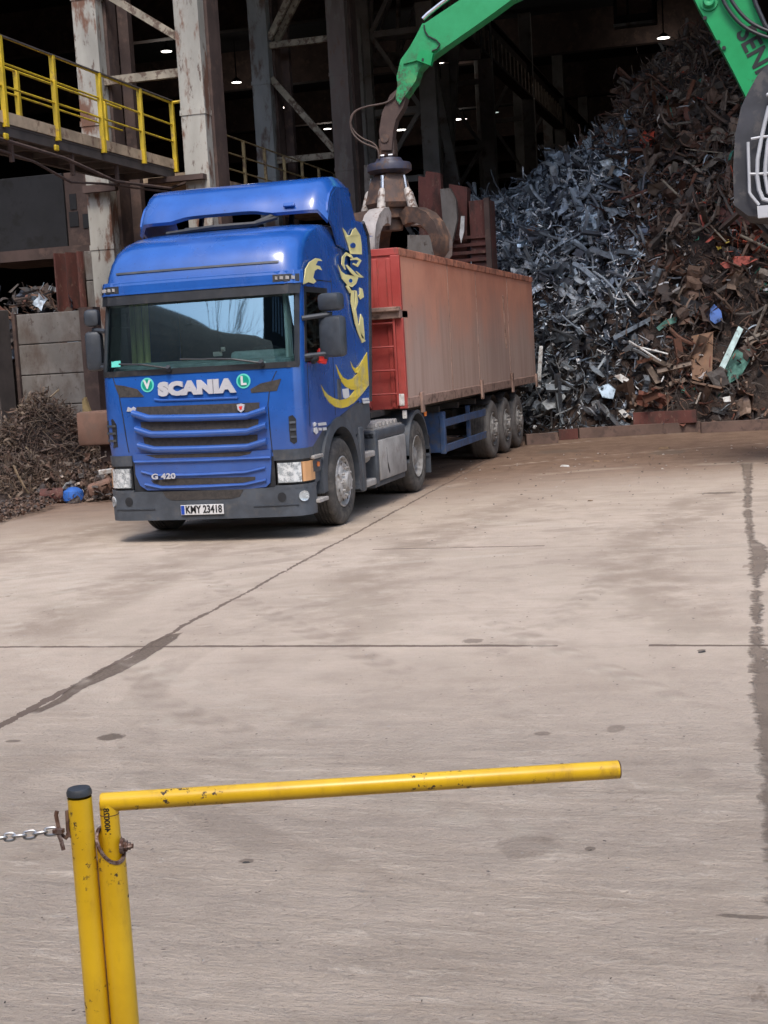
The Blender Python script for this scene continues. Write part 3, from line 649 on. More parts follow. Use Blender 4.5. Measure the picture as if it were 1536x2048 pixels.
def Z8(x,y): return (600+x/9.6,740+y/9.6)
mb=MB()
for pts in ([(262,1040),(290,1000),(320,1020),(310,1070),(270,1085)],[(345,1020),(500,1000),(515,1055),(360,1070)],[(275,1110),(325,1100),(350,1160),(350,1200),(315,1235),(275,1190)],[(355,1110),(420,1110),(420,1160),(370,1160)],[(440,1105),(510,1100),(515,1150),(450,1160)]):
    P=[on(1,1.225,*Z8(*p)) for p in pts]; mb.prism(P,(0,-.008,0))
mb.build('small_side_badge','white_paint',T)
# wrap-around grey of the handle recess already built; red bow tied at mirror arm
mb=MB(); p=on(1,1.30,641,714); 
for i in range(7): mb.box(p+Vector((rnd.uniform(-.05,.03),rnd.uniform(-.03,.03),rnd.uniform(-.06,.05))),(.05,.03,.09),(rnd.random()*3,rnd.random()*3,rnd.random()*3))
mb.build('red_bow','red_plastic',T); MB().box(on(1,1.27,630,720),(.16,.06,.05),(0,.3,0),.015).build('camera_arm','black_plastic',T)
# mirrors
for a in (-1,1):
    y_=1.50 if a>0 else -1.40; wm=.30 if a>0 else .20; xm=.93 if a>0 else 1.02
    mm_=MB()
    mm_.tube([(1.10,a*1.20,2.46),(xm,y_,2.49)],.028,8); mm_.build('mirror_arm','mirror_grey',T); mm_=MB(); mm_.tube([(1.12,a*1.20,2.04),(xm,y_,2.06)],.025,8); mm_.build('mirror_arm','mirror_grey',T)
    mb=MB(); mb.box((xm,y_,2.24),(.17,wm,.46),(0,-.03,a*-.25),.05); mb.build('mirror','mirror_grey',T,True)
    mb=MB(); mb.box((xm,y_,2.625),(.18,wm-.02,.20),(0,.0,a*-.25),.05); mb.build('wide_angle_mirror','mirror_grey',T,True)
# grab bar beside screen corner
# ---- roof deflector: open hollow wing over the cab
def deflector():
    prof_=[(.06,3.755),(.03,3.84),(-.05,3.96),(-.17,4.08),(-.34,4.16),(-.58,4.20),(-.84,4.20),(-.96,4.15)]
    ny=26; W=1.215; vs=[]; 
    for (x_,z_) in prof_:
        for j in range(ny+1):
            t=-1+2*j/ny; yv=W*math.copysign(min(1,abs(t)*1.0),t); e=max(0,abs(t)-.90)/.10
            drop=.13*(1-math.sqrt(max(0,1-e*e)))
            lip=0
            if x_>-.1: lip=.045*max(0,1-(abs(t+.08)/.50)**6)*(1 if x_>0 else .4)
            vs.append((x_-e*.10-.03*t*t,yv,z_-drop+lip))
    n=ny+1; fs=[(i*n+j,i*n+j+1,(i+1)*n+j+1,(i+1)*n+j) for i in range(len(prof_)-1) for j in range(ny)]
    N=len(vs); vi=[(x_-.03,y_*.985,z_-.035) for x_,y_,z_ in vs]
    edge=[(j,j+1,j+1+N,j+N) for j in range(ny)]+[((len(prof_)-1)*n+j,(len(prof_)-1)*n+j+1,(len(prof_)-1)*n+j+1+N,(len(prof_)-1)*n+j+N) for j in range(ny)]
    mb=MB(); mb.add(vs+vi,fs+[tuple(q+N for q in f) for f in fs]+edge)
    d=mb.build('roof_deflector','cab_blue',T,True,50)
    for a in (-1,1):   # side cheeks down to the roof
        P=[(.03,3.74),(-.02,3.84),(-.12,3.96),(-.28,4.05),(-.9,4.09),(-1.04,4.00),(-1.30,3.62),(-1.72,3.50),(-1.70,3.30),(-.9,3.30),(-.45,3.36),(-.30,3.56),(-.12,3.66)]
        mb=MB(); mb.prism([(x_-.11 if i<5 else x_,a*1.212,z_) for i,(x_,z_) in enumerate(P)],(0,-a*.03,0)); mb.build('deflector_cheek','cab_blue',d)
    mb=MB(); mb.tube([(.18,-.75,3.60),(.24,-.1,3.63),(.2,.40,3.63),(.0,.60,3.70)],.028,6); mb.tube([(.2,.35,3.62),(-.05,.62,3.76)],.03,6); mb.bx(-.25,.12,-.55,.35,3.60,3.66,.015); mb.bar((-.5,-.6,3.6),(-.7,-.6,4.08),.05); mb.bar((-.5,.6,3.6),(-.7,.6,4.08),.05)
    mb.build('deflector_strut','black_plastic',d)
    sx=on(1,.9,560,432); MB().box((.05,.78,3.83),(.03,.14,.05),(0,-.6,0),.01).build('deflector_clip','cab_blue',d)
deflector()
# ---- bumper, headlights
bw=1.2
def bumper_sec(z0,z1,off,smax=1.33,smin=-1.33,front=None):
    mb=MB(); g=[smin+(smax-smin)*i/28 for i in range(29)]; skin_grid(mb,g,[z0,(z0+z1)/2,z1],off); return mb
mb=MB()
g=[-1.42+2.84*i/32 for i in range(33)]
skin_grid(mb,g,[.27,.30,.38,.50,.60],.035)
vs=[cabS(s,.27,.035) for s in g]; vi=[cabS(s,.27,-.25) for s in g]; n=len(g); mb.add(vs+vi,[(i,i+1,i+1+n,i+n) for i in range(n-1)])
vs=[cabS(s,.60,.035) for s in g]; vi=[cabS(s,.60,-.10) for s in g]; mb.add(vs+vi,[(i,i+1,i+1+n,i+n) for i in range(n-1)])
bumper=mb.build('bumper','bumper_grey',T,True,40)
for a in (-1,1):
    skin_patch(MB(),[(a*.86,.90),(a*1.42,.90),(a*1.42,1.02),(a*.86,1.02)],.02,.05).build('bumper_upper','bumper_grey',T)
    skin_patch(MB(),[(a*.86,.58),(a*1.44,.58),(a*1.44,.62),(a*.86,.62)],.036,.05).build('bumper_lip','bumper_grey',T)
    hl=skin_patch(MB(),[(a*.88,.63),(a*1.45,.63),(a*1.45,.90),(a*.88,.90)],.0,.06).build('headlight','black_plastic',T)
    skin_patch(MB(),[(a*.90,.65),(a*1.15,.65),(a*1.15,.87),(a*.90,.87)],.03,.05).build('lens','lamp_clear',hl)
    skin_patch(MB(),[(a*1.165,.65),(a*1.43,.65),(a*1.43,.87),(a*1.165,.87)],.028,.05).build('indicator','amber_lens',hl)
    c_=cabS(a*1.18,.48,.03); nrm=(cabS(a*1.18,.48,.1)-c_).normalized()
    mb=MB(); s_,z_=a*1.16,.49; skin_patch(mb,[(s_+.055*math.cos(t),z_+.06*math.sin(t)) for t in [i*PI/8 for i in range(16)]],.045,.02); mb.build('fog_light','lamp_clear',bumper)
    mb=MB(); s_=a*.93; skin_patch(mb,[(s_+.05*math.cos(t),z_+.055*math.sin(t)) for t in [i*PI/8 for i in range(16)]],.040,.01); mb.build('fog_light_blank','black_plastic',bumper)
    mb=MB(); skin_patch(mb,[(a*.6,.395),(a*1.1,.395),(a*1.1,.405),(a*.6,.405)],.045,.02); mb.build('bumper_crease','mirror_grey',bumper)
skin_patch(MB(),[(-.86,.56),(.86,.56),(.86,.95),(-.86,.95)],.0,.05).build('grille_backing','black_plastic',T)
patch_px('tow_cover','mesh_dark',[(430,1385),(1310,1365),(1270,1440),(1180,1462),(540,1480),(470,1450)],.040,.01,bumper,0,.6)
# number plate
pc=cab_uv(408,1018,0,.4); plx=cabS(pc[0],pc[1],.05); 
pl=MB().box((plx.x,plx.y,plx.z),(.012,.52,.114),None,.003).build('number_plate','white_paint',bumper)
MB().bx(plx.x+.004,plx.x+.0085,plx.y-.255,plx.y-.215,plx.z-.05,plx.z+.05).build('country_strip','plate_blue',pl)
vs,fs=text_pts('KMY 23418',.098,.5,.0025,1.0); mb=MB(); wtx=max(v.x for v in vs)-min(v.x for v in vs); kx=.44/wtx
mb.add([(plx.x+(.010 if v.z>0 else .005),plx.y+.02+v.x*kx,plx.z+v.y*1.22) for v in vs],fs); mb.build('plate_lettering','black_ink',pl)
# ---- wheels
def wheel(parent,x_,ys,rad,wd,kind,name='wheel'):
    """ys: y of the outer face; +/-"""
    sg=1 if ys>0 else -1; c=(x_,ys,rad)
    w_=bpy.data.objects.new(name,None); COL.objects.link(w_); w_.location=c; w_.parent=parent; w_.matrix_parent_inverse=parent_inv(parent); w_.empty_display_size=.1
    rt={'front':'rubber','rear':'rubber','trailer':'trailer_tyre'}[kind]
    mb=MB(); P=[(.30,-wd+.02),(.40,-wd),(rad-.05,-wd+.0),(rad-.012,-wd+.03)]; 
    nz=5
    P+=[(rad,-wd+.05)]
    for i in range(1,5):
        o=-wd+.05+(wd-.1)*i/5; P+=[(rad,o-.008),(rad-.014,o-.007),(rad-.014,o+.007),(rad,o+.008)]
    P+=[(rad,-.05),(rad-.012,-.03),(rad-.05,-.004),(rad-.10,0),(rad-.15,-.004),(rad-.155,-.010),(rad-.20,-.012),(.33,-.02),(.305,-.035),(.29,-.05)]
    mb.lathe(P,c,'y',56,sg); mb.build('tyre',rt,w_,True,35)
    rm={'front':'rim_white','rear':'rim_dusty','trailer':'rim_dusty'}[kind]
    mb=MB()
    if kind=='rear': Pr=[(.30,-.03),(.305,-.012),(.295,-.005),(.285,-.02),(.275,-.05),(.262,-.13),(.24,-.16),(.16,-.175),(.15,-.12),(.13,-.06),(.10,-.04),(0.001,-.035)]
    else: Pr=[(.30,-.03),(.308,-.012),(.297,-.004),(.288,-.018),(.275,-.05),(.255,-.06),(.235,-.03),(.215,.005),(.175,.018),(.165,.02),(.14,.01),(.125,.015),(.115,.055),(.10,.07),(0.001,.072)]
    mb.lathe(Pr,c,'y',40,sg)
    for i in range(10):
        t=2*PI*i/10; o=(.02 if kind!='rear' else -.165); mb.lathe([(.016,o-.01),(.016,o+.028),(.011,o+.034),(.0005,o+.034)],(x_+.165*math.cos(t)*(1.0),ys,rad+.165*math.sin(t)),'y',6,sg)
    rim=mb.build('rim',rm,w_,True,35)
    mb=MB()
    for i in range(8):
        t=2*PI*(i+.5)/8; r_=.228; mb.lathe([(.0005,-.012 if kind!='rear' else -.148),(.022,-.010 if kind!='rear' else -.146)],(x_+r_*math.cos(t),ys,rad+r_*math.sin(t)),'y',10,sg)
    if kind!='rear':
        mb.v=[(v[0],v[1]+sg*.012,v[2]) for v in mb.v]
    mb.build('vent_hole','black_ink',rim)
    return w_
wheel(T,0,1.24,.52,.31,'front'); wheel(T,0,-1.24,.52,.31,'front')
wheel(T,-3.7,1.24,.52,.60,'rear'); wheel(T,-3.7,-1.24,.52,.60,'rear')
# wheel arches of the cab
for a in (-1,1):
    mb=MB(); arc=[(.0+.66*math.cos(t),.56+.62*math.sin(t)) for t in [R_(q) for q in range(-8,200,9)]]
    arc_o=[(.0+.80*math.cos(t),.56+(.74)*math.sin(t)) for t in [R_(q) for q in range(-8,200,9)]]
    outl=arc+arc_o[::-1]
    vs=[]; n=len(arc)
    for (x0,z0),(x1,z1) in zip(arc,arc_o): vs+=[(x0,a*1.245,z0),(x1,a*1.235,z1),(x0,a*.86,z0),(x1,a*.86,z1)]
    fs=[]
    for i in range(n-1):
        b=i*4; fs+=[(b,b+1,b+5,b+4),(b,b+2,b+6,b+4),(b+1,b+3,b+7,b+5)]
    mb.add(vs,fs); fn=mb.build('wheel_arch','bumper_grey',T,True,40)
    # panel between arch and blue skirt, front and rear
    mb=MB(); mb.prism([(.98,a*1.20,1.02),(.60,a*1.20,1.24),(-.2,a*1.20,1.38),(-.95,a*1.21,1.44),(-1.36,a*1.22,1.46),(-1.36,a*1.22,1.16),(-1.15,a*1.21,1.08),(-.62,a*1.2,1.02),(-.42,a*1.2,1.18),(0,a*1.2,1.27),(.42,a*1.2,1.16),(.68,a*1.2,.86),(.76,a*1.2,.62),(1.0,a*1.2,.60)],(0,-a*.05,0)); mb.build('lower_side_panel','bumper_grey',T)
    # steps
    mb=MB(); mb.box((.94,a*1.17,.90),(.34,.16,.04),None,.01); mb.build('entry_step','alu_deck',T); mb=MB(); mb.box((.90,a*1.17,.40),(.34,.2,.045),None,.01); mb.build('entry_step','alu_deck',T)
    mb=MB(); mb.box((.93,a*1.16,.80),(.34,.12,.16),None,.02); mb.bx(.72,1.1,a*1.02,a*1.04,.4,.8); mb.build('step_well','bumper_grey',T)
    MB().box((.92,a*1.228,.81),(.07,.02,.06),None,.01).build('side_marker','orange_lens',T)
    # side fairing behind front wheel: pillar, tank panel, steps
    mb=MB(); mb.bx(-.98,-.82,a*.95,a*1.24,.30,1.12,.03); mb.bx(-1.62,-1.5,a*.75,a*1.24,.32,1.02,.03); mb.bx(-3.05,-1.5,a*.75,a*1.235,.90,1.03,.03); mb.bx(-3.05,-1.5,a*.75,a*1.20,.28,.36,.02); mb.build('side_skirt','bumper_grey',T,True)
    mb=MB(); mb.bx(-3.0,-1.64,a*.75,a*1.25,.36,.90,.035); tk=mb.build('tank_panel','tank_white',T,True)
    MB().prism([(-1.95,a*1.252,.78),(-1.98,a*1.252,.5),(-2.04,a*1.252,.42),(-2.06,a*1.252,.46),(-1.965,a*1.252,.6)],(0,a*.003,0)).build('panel_slot','black_ink',tk)
    mb=MB(); mb.bx(-1.5,-1.0,a*1.0,a*1.22,.70,.78,.02); mb.build('entry_step','alu_deck',T); mb=MB(); mb.bx(-1.5,-1.0,a*1.0,a*1.22,.33,.42,.02); mb.tube([(-1.48,a*1.08,.70),(-1.02,a*1.08,.70)],.08,10); mb.build('entry_step','alu_deck',T)
    mb=MB(); mb.bx(-1.55,-.95,a*.72,a*1.0,.3,.95); mb.build('battery_box','chassis_dark',T)
    # rear mudguard
    mb=MB(); ar=[(-3.7+.61*math.cos(R_(q)),.52+.62*math.sin(R_(q))) for q in range(-5,186,10)]
    vs=[]
    for x0,z0 in ar: vs+=[(x0,a*1.26,z0),(x0,a*1.26,z0+.05*1),(x0,a*.62,z0+.05),(x0,a*.62,z0)]
    fs=[]
    for i in range(len(ar)-1):
        b=i*4; fs+=[(b+q,b+(q+1)%4,b+4+(q+1)%4,b+4+q) for q in range(4)]
    mb.add(vs,fs); mb.bx(-4.36,-4.33,a*.68,a*1.26,.22,.62); mb.build('mudguard','bumper_grey',T,True,50)
# deck plates with ribs behind the cab
mb=MB(); mb.bx(-3.0,-1.55,-1.2,1.2,1.02,1.05)
for i in range(7): mb.tube([(-1.65-i*.19,-1.18,1.065),(-1.65-i*.19,1.18,1.065)],.055,8)
mb.build('deck_plate','alu_deck',T,True)
mb=MB()
for a in (-1,1): mb.bx(-4.9,1.1,a*.42,a*.36,.62,.90)
mb.bx(-4.9,-4.8,-.5,.5,.6,.9); mb.bx(-.7,.9,-.5,.5,.5,1.1); mb.bx(.95,1.15,-1.0,1.0,.32,.6); mb.tube([(0,-1.0,.52),(0,1.0,.52)],.07,8); mb.tube([(-3.7,-1.,.52),(-3.7,1.,.52)],.12,8)
mb.lathe([(.01,.0),(.46,.0),(.46,.06),(.01,.07)],(-3.1,0,1.08),'z',24)
mb.build('chassis_frame','chassis_dark',T)
mb=MB(); mb.bx(-1.2,-.95,-.9,.9,1.1,2.9,.03); mb.build('rear_equipment','chassis_dark',T)

# ------------------------------------------------------------------ TRAILER
trailer=empty('trailer',(-9,0,0),'long rusty salmon red open-top steel box trailer coupled behind the blue tractor','trailer')
TR=trailer; x0,x1=-3.15,-14.35; zb,zt=1.235,3.475; Y=1.25
mb=MB(); mb.bx(x1,x0-.04,Y-.05,Y,zb+.14,zt-.10); 
tb=mb.build('side_wall','trailer_side',TR)
MB().bx(x1,x0-.04,-Y,-Y+.05,zb+.14,zt-.10).build('side_wall','trailer_side',TR)
MB().bx(x1,x1+.05,-Y+.051,Y-.051,zb,zt-.10).build('tailgate','trailer_side',TR)
MB().bx(x1,x0-.08,-Y+.051,Y-.051,zb,zb+.10).build('box_floor','trailer_trim',TR)
mb=MB()
for a in (-1,1): mb.bx(x1-.03,x0-.02,a*(Y-.07),a*(Y+.018),zt-.11,zt,.01)
mb.bx(x1-.03,x1+.05,-Y+.07,Y-.07,zt-.11,zt)
mb.build('top_rail','trailer_top',TR)
mb=MB()
for a in (-1,1): mb.bx(x1-.02,x0-.02,a*(Y-.08),a*(Y+.02),zb,zb+.15,.01)
mb.build('bottom_rail','trailer_trim',TR)
# vertical seams on the side (welded sheet joints and a dent line)
for xx_ in (-6.15,-8.35,-11.35): MB().bar((xx_,Y+.001,zb+.15),(xx_-.02,Y+.001,zt-.11),.014,.010).build('weld_seam','trailer_trim',tb)
MB().bar((-11.0,Y+.003,2.0),(-10.86,Y+.003,3.0),.035,.012).build('dent_line','trailer_trim',tb)
# front face red, upper panel vertical ribs, shelf, lower recessed panel, ladder
fw=MB(); fw.bx(x0-.04,x0,-Y+.0,Y-.0,2.62,zt-.10); fw.bx(x0-.08,x0-.045,-Y+.06,Y-.06,zb,2.52); FW=fw.build('front_wall','trailer_red',TR)
mb=MB()
for i in range(12): yv=-1.1+i*.2; mb.bx(x0-.01,x0+.025,yv-.03,yv+.03,2.64,zt-.14,.006)
for i in range(7): yv=-1.1+i*.36; mb.bx(x0-.05,x0-.02,yv-.03,yv+.03,zb+.02,2.5,.006)
mb.build('front_rib','trailer_red',FW)
MB().bx(x0-.05,x0+.02,-Y,Y,zt-.10,zt+.002,.01).build('front_top_rail','trailer_red',TR)
mb=MB(); mb.bx(x0-.35,x0+.10,-Y,Y,2.50,2.615,.01); mb.bx(x0-.02,x0+.16,-.7,Y,2.6,2.66,.01); mb.build('front_shelf','trailer_trim',TR)
mb=MB(); mb.bx(x0-.07,x0+.012,Y-.10,Y+.012,zb,2.50,.008); mb.build('corner_post','trailer_red',TR); mb=MB(); mb.bx(x0-.07,x0+.02,-Y-.012,-Y+.10,zb,2.50,.008); mb.build('corner_post','trailer_red',TR); mb=MB(); mb.bx(x0-.05,x0+.03,Y-.12,Y+.012,2.615,zt-.10,.01); mb.build('corner_post','trailer_red',TR)
mb=MB(); mb.tube([(x0+.05,.72,zb+.05),(x0+.05,.72,2.50)],.018,6); mb.tube([(x0+.05,1.14,zb+.05),(x0+.05,1.14,2.50)],.018,6)
for i in range(4): mb.tube([(x0+.05,.72,1.45+i*.33),(x0+.05,1.14,1.45+i*.33)],.015,6)
mb.build('ladder','trailer_red',TR)
MB().box((x0+.015,1.18,1.36),(.015,.09,.17),None,.01).build('document_holder','white_dirty',TR)
for xx_,dz in ((-3.95,.22),(-8.35,.26),(-11.35,.30),(-14.2,.2)): MB().bx(xx_-.07,xx_+.07,Y+.015,Y+.055,zb-.10,zb-.1+dz+.08,.01).build('hold_down_bracket','trailer_trim',TR)
MB().box((-4.25,1.24,1.10),(.10,.03,.07),None,.01).build('side_marker','orange_lens',TR)
MB().box((-3.2,1.2,1.15),(.05,.06,.12),None,.01).build('front_marker','white_dirty',TR)
mb=MB()
for a in (-1,1): mb.bx(-14.2,-2.6,a*.40,a*.50,.98,1.22)
mb.bx(-14.3,-2.5,-.9,.9,1.15,1.23)
for i in range(8): mb.bx(-14.0+i*1.4,-13.9+i*1.4,-1.15,1.15,1.06,1.15)
for i in range(3): mb.tube([(-9.54-1.31*i,-1.,.53),(-9.54-1.31*i,1.,.53)],.08,8)
mb.bx(-13.4,-8.9,-.6,.6,.6,.95)
mb.build('trailer_chassis','chassis_dark',TR)
for a in (-1,1):
    mb=MB(); mb.bx(-5.75,-5.55,a*.75,a*1.20,.42,1.06,.01); mb.bx(-5.9,-5.7,a*.5,a*.6,.3,1.1); mb.build('landing_gear','chassis_blue',TR)
    mb=MB(); mb.bx(-8.9,-5.55,a*1.18,a*1.215,.82,.94,.008); mb.bx(-8.9,-5.55,a*1.18,a*1.215,.42,.54,.008); mb.bx(-5.62,-5.54,a*1.14,a*1.22,.40,1.0,.008); mb.bx(-7.7,-7.62,a*1.12,a*1.18,.42,1.06); mb.build('side_guard','chassis_blue',TR)
    for i in range(3): wheel(TR,-9.54-1.31*i,a*1.23,.535,.38,'trailer')
    mb=MB(); mb.tube([(-4.9,a*1.0,.98),(-5.1,a*1.05,.7),(-5.45,a*.95,.5)],.03,6); mb.build('air_hose','chassis_dark',TR)
    for i in range(3):
        mb=MB(); ar=[(-9.54-1.31*i+.6*math.cos(R_(q)),.56+.6*math.sin(R_(q))) for q in range(48,133,7)]; vs=[]
        for x_,z_ in ar: vs+=[(x_,a*1.235,z_),(x_,a*.85,z_)]
        mb.add(vs,[(2*q,2*q+2,2*q+3,2*q+1) for q in range(len(ar)-1)]); mb.build('wheel_cover','chassis_dark',TR)

# ------------------------------------------------------------------ EXCAVATOR
XA=-6.28; TH=.44
ex=empty('material_handler',(-6.5,11,0),'green scrap handling excavator reaching its long arm over the trailer','excavator')
def armpoly(px,xf=XA): return [on(0,xf,u,v) for u,v in px]
stick=[(1022,0),(985,27),(946,55),(891,93),(861,115),(838,139),(831,162),(811,190),(798,210),(791,195),(795,170),(793,153),(801,120),(820,93),(845,48),(853,44),(919,0),(1010,-60),(1150,-130),(1270,-190),(1330,-180),(1310,-120),(1180,-75)]
mb=MB(); mb.prism(armpoly(stick),(-.30,0,0)); stk=mb.build('stick','excavator_green_worn',ex)
mb=MB(); mb.prism(armpoly([(812,196),(806,215),(792,238),(786,262),(783,300),(762,300),(758,262),(764,225),(780,190),(796,176)],XA-.04),(-.22,0,0)); mb.build('stick_tip','rust_dark',stk)
# overlapping side gusset and pin box
mb=MB(); mb.prism(armpoly([(845,46),(852,64),(872,74),(880,88),(874,100),(862,104),(845,118),(806,128),(822,92)],XA+.03),(-.03,0,0)); mb.build('gusset_plate','excavator_green_worn',stk)
mb=MB(); mb.prism(armpoly([(850,99),(866,106),(861,131),(832,120),(838,102)],XA+.12),(-.12,0,0)); mb.build('pin_cover','excavator_green',stk)
mb=MB(); mb.prism(armpoly([(844,116),(848,117),(847,123),(843,122)],XA+.125),(-.01,0,0)); mb.build('cover_label','black_ink',stk)
mb=MB(); P=armpoly([(913,-6),(888,12),(860,34),(850,44)],XA-.1); mb.tube([p+Vector((0,-.03,.05)) for p in P],.035,8); mb.build('hydraulic_line','chrome',stk)
mb=MB(); mb.tube(armpoly([(848,50),(850,62),(856,72),(872,80),(880,88),(874,98),(864,102)],XA+.05),.012,6); mb.build('gusset_weld','black_ink',stk)
# hoses looping down to the rotator
mb=MB()
for d,o in ((0,0),(8,.08)):
    P=armpoly([(800,170),(786,200),(765,208),(735,212),(708,222),(699,240+d),(706,262+d),(725,278+d),(748,286+d),(757,300),(758,318)],XA-.1+o)
    for i in range(3):
        P=[P[0]]+[q for a,b in zip(P,P[1:]) for q in (a*.75+b*.25,a*.25+b*.75)]+[P[-1]]
    mb.tube(P,.016,6)
mb.build('hydraulic_hose','hose_brown',ex,True)
boom=[(1337,-160),(1360,-60),(1397,15),(1417,49),(1434,81),(1465,140),(1495,200),(1560,330),(1640,480),(1760,470),(1650,290),(1536,73),(1507,0),(1470,-90),(1420,-190)]
mb=MB(); mb.prism(armpoly(boom,XA+.06),(-.50,0,0)); bo=mb.build('boom','excavator_green',ex)
# lettering down the boom
vs,fs=text_pts('SENNEBOGEN',.40,.5,.010,1.02)
a_=on(0,XA+.062,1478,78); b_=on(0,XA+.062,1515,152); dr=(b_-a_).normalized(); up_=Vector((0,-dr.z,dr.y)); 
if up_.y<0: up_=-up_
mnx=min(v.x for v in vs); mb=MB(); org=on(0,XA+.062,1487,58)
mb.add([org+dr*(v.x-mnx)*.88+up_*(v.y)+Vector((.006 if v.z>0 else 0,0,0)) for v in vs],fs); mb.build('boom_lettering','black_ink',bo)
mb=MB(); P=armpoly([(1437,-30),(1445,0),(1462,28),(1485,52),(1512,67),(1545,78),(1600,95)],XA+.14)
for i in range(2): P=[P[0]]+[q for a,b in zip(P,P[1:]) for q in (a*.75+b*.25,a*.25+b*.75)]+[P[-1]]
mb.tube(P,.028,8); mb.tube([p+Vector((.02,.09,.05)) for p in P],.028,8)
P=armpoly([(1500,-30),(1512,10),(1530,50),(1560,90)],XA+.14); mb.tube(P,.035,8); mb.build('hydraulic_hose','black_plastic',bo,True)
pp=on(0,XA+.07,1418,4); mb=MB(); mb.lathe([(.09,-.03),(.09,.06),(.07,.09),(.03,.09),(.0005,.07)],pp,'x',20); mb.lathe([(.13,-.01),(.13,.02),(.001,.022)],pp,'x',20); mb.build('boom_pin','excavator_green_worn',bo,True)
mb=MB()
for q in ((1437,84),(1448,96),(1410,36)):
    mb.lathe([(.03,-.01),(.03,.02),(.0005,.02)],on(0,XA+.07,*q),'x',8)
mb.build('boom_bolt','black_ink',bo)
# cab: dark rounded shell with white guard bars, elevated
XC=-4.7
def cabpx(px,x_=XC): return [on(0,x_,u,v) for u,v in px]
P=cabpx([(1482,215),(1492,192),(1515,150),(1545,120),(1720,110),(1720,440),(1545,436),(1497,432),(1468,410),(1466,340),(1470,270)])
mb=MB(); mb.prism(P,(-1.35,0,0)); xc=mb.build('operator_cab','machine_grey',ex)
mb=MB(); mb.prism(cabpx([(1538,205),(1700,200),(1700,395),(1540,395),(1520,392),(1512,340),(1516,280)],XC+.004),(.006,0,0)); mb.build('cab_window','machine_glass',xc)
mb=MB()
def gb(px,r=.022,x_=XC+.10): mb.tube([on(0,x_,u,v) for u,v in px],r,6)
gb([(1538,212),(1530,245),(1523,275),(1515,320),(1514,352)],.028); gb([(1496,284),(1498,350),(1499,385),(1503,392),(1518,410)],.022); gb([(1556,225),(1536,285),(1531,330),(1530,352)],.03)
gb([(1502,278),(1524,274),(1570,270)],.02); gb([(1498,348),(1516,348),(1570,344)],.02); gb([(1514,352),(1518,380),(1526,398),(1540,402),(1570,402)],.03); gb([(1530,352),(1536,385),(1545,392)],.026)
mb.build('guard_bar','cage_white',xc)
mb=MB(); P=cabpx([(1514,412),(1560,408),(1560,432),(1516,436)],XC+.14); mb.prism(P,(-.14,0,0)); mb.build('guard_bracket','cage_white',xc)
gy=on(0,XC,1535,192); MB().box(gy+Vector((.1,.02,.0)),(.08,.08,.05),None,.02).build('work_lamp','cage_white',xc)
MB().bar((-5.35,7.0,3.72),(-5.8,8.1,3.2),.5,.22).build('cab_riser_arm','machine_grey',ex)
# cab riser, uppercarriage and undercarriage (outside the frame to the right)
mb=MB(); mb.bx(-6.6,-5.0,7.9,8.4,2.0,3.7,.05); mb.bx(-7.9,-5.0,7.9,13.2,1.9,3.3,.08); mb.build('uppercarriage','excavator_green',ex)
mb=MB(); mb.bx(-7.4,-5.6,8.2,12.6,.9,1.9,.05)
for a in (8.6,12.2):
    for b in (-8.0,-5.0): mb.lathe([(.2,-.2),(.6,-.2),(.6,.2),(.2,.2)],(b,a,.6),'x',24)
mb.build('undercarriage','machine_grey',ex)
mb=MB(); P1=on(0,-6.5,1640,440); mb.bar(P1,(-6.5,9.6,3.0),.5,.9,(1,0,0)); mb.build('boom_root','excavator_green',ex)

# ------------------------------------------------------------------ GRAB
simple('grab_pale',(.42,.385,.36),.5,metal=.2,c2=(.2,.14,.11),sc=5,thr=(.5,.65))
GX=-6.5; gc=on(0,GX,776,330); gy_=gc.y+.02
gb_=empty('orange_peel_grab',(GX,gy_,3.0),'dirty brown orange-peel grab with white cylinders hanging over the trailer box','grab')
zr=gc.z
mb=MB(); mb.bx(GX-.12,GX+.12,gy_-.13,gy_+.13,zr+.12,zr+.42,.03); mb.tube([(GX-.2,gy_,zr+.4),(GX+.2,gy_,zr+.4)],.07,12); mb.build('hanger','grab_steel',gb_)
mb=MB(); mb.lathe([(.01,.10),(.20,.10),(.24,.03),(.34,.02),(.36,-.02),(.36,-.10),(.30,-.14),(.24,-.15),(.01,-.15)],(GX,gy_,zr),'z',32); mb.build('rotator','rotator_blue',gb_,True)
mb=MB()
for a in (-.07,.07): mb.tube([(GX+.15,gy_+a-.03,zr+.13),(GX+.15,gy_+a+.04,zr+.13)],.025,8)
mb.build('hose_fitting','chrome',gb_)
mb=MB(); mb.lathe([(.24,-.15),(.33,-.28),(.43,-.62),(.38,-.70),(.30,-.71),(.30,-.86),(.22,-.88),(.20,-1.05),(.01,-1.05)],(GX,gy_,zr),'z',5); mb.build('grab_housing','grab_steel',gb_)
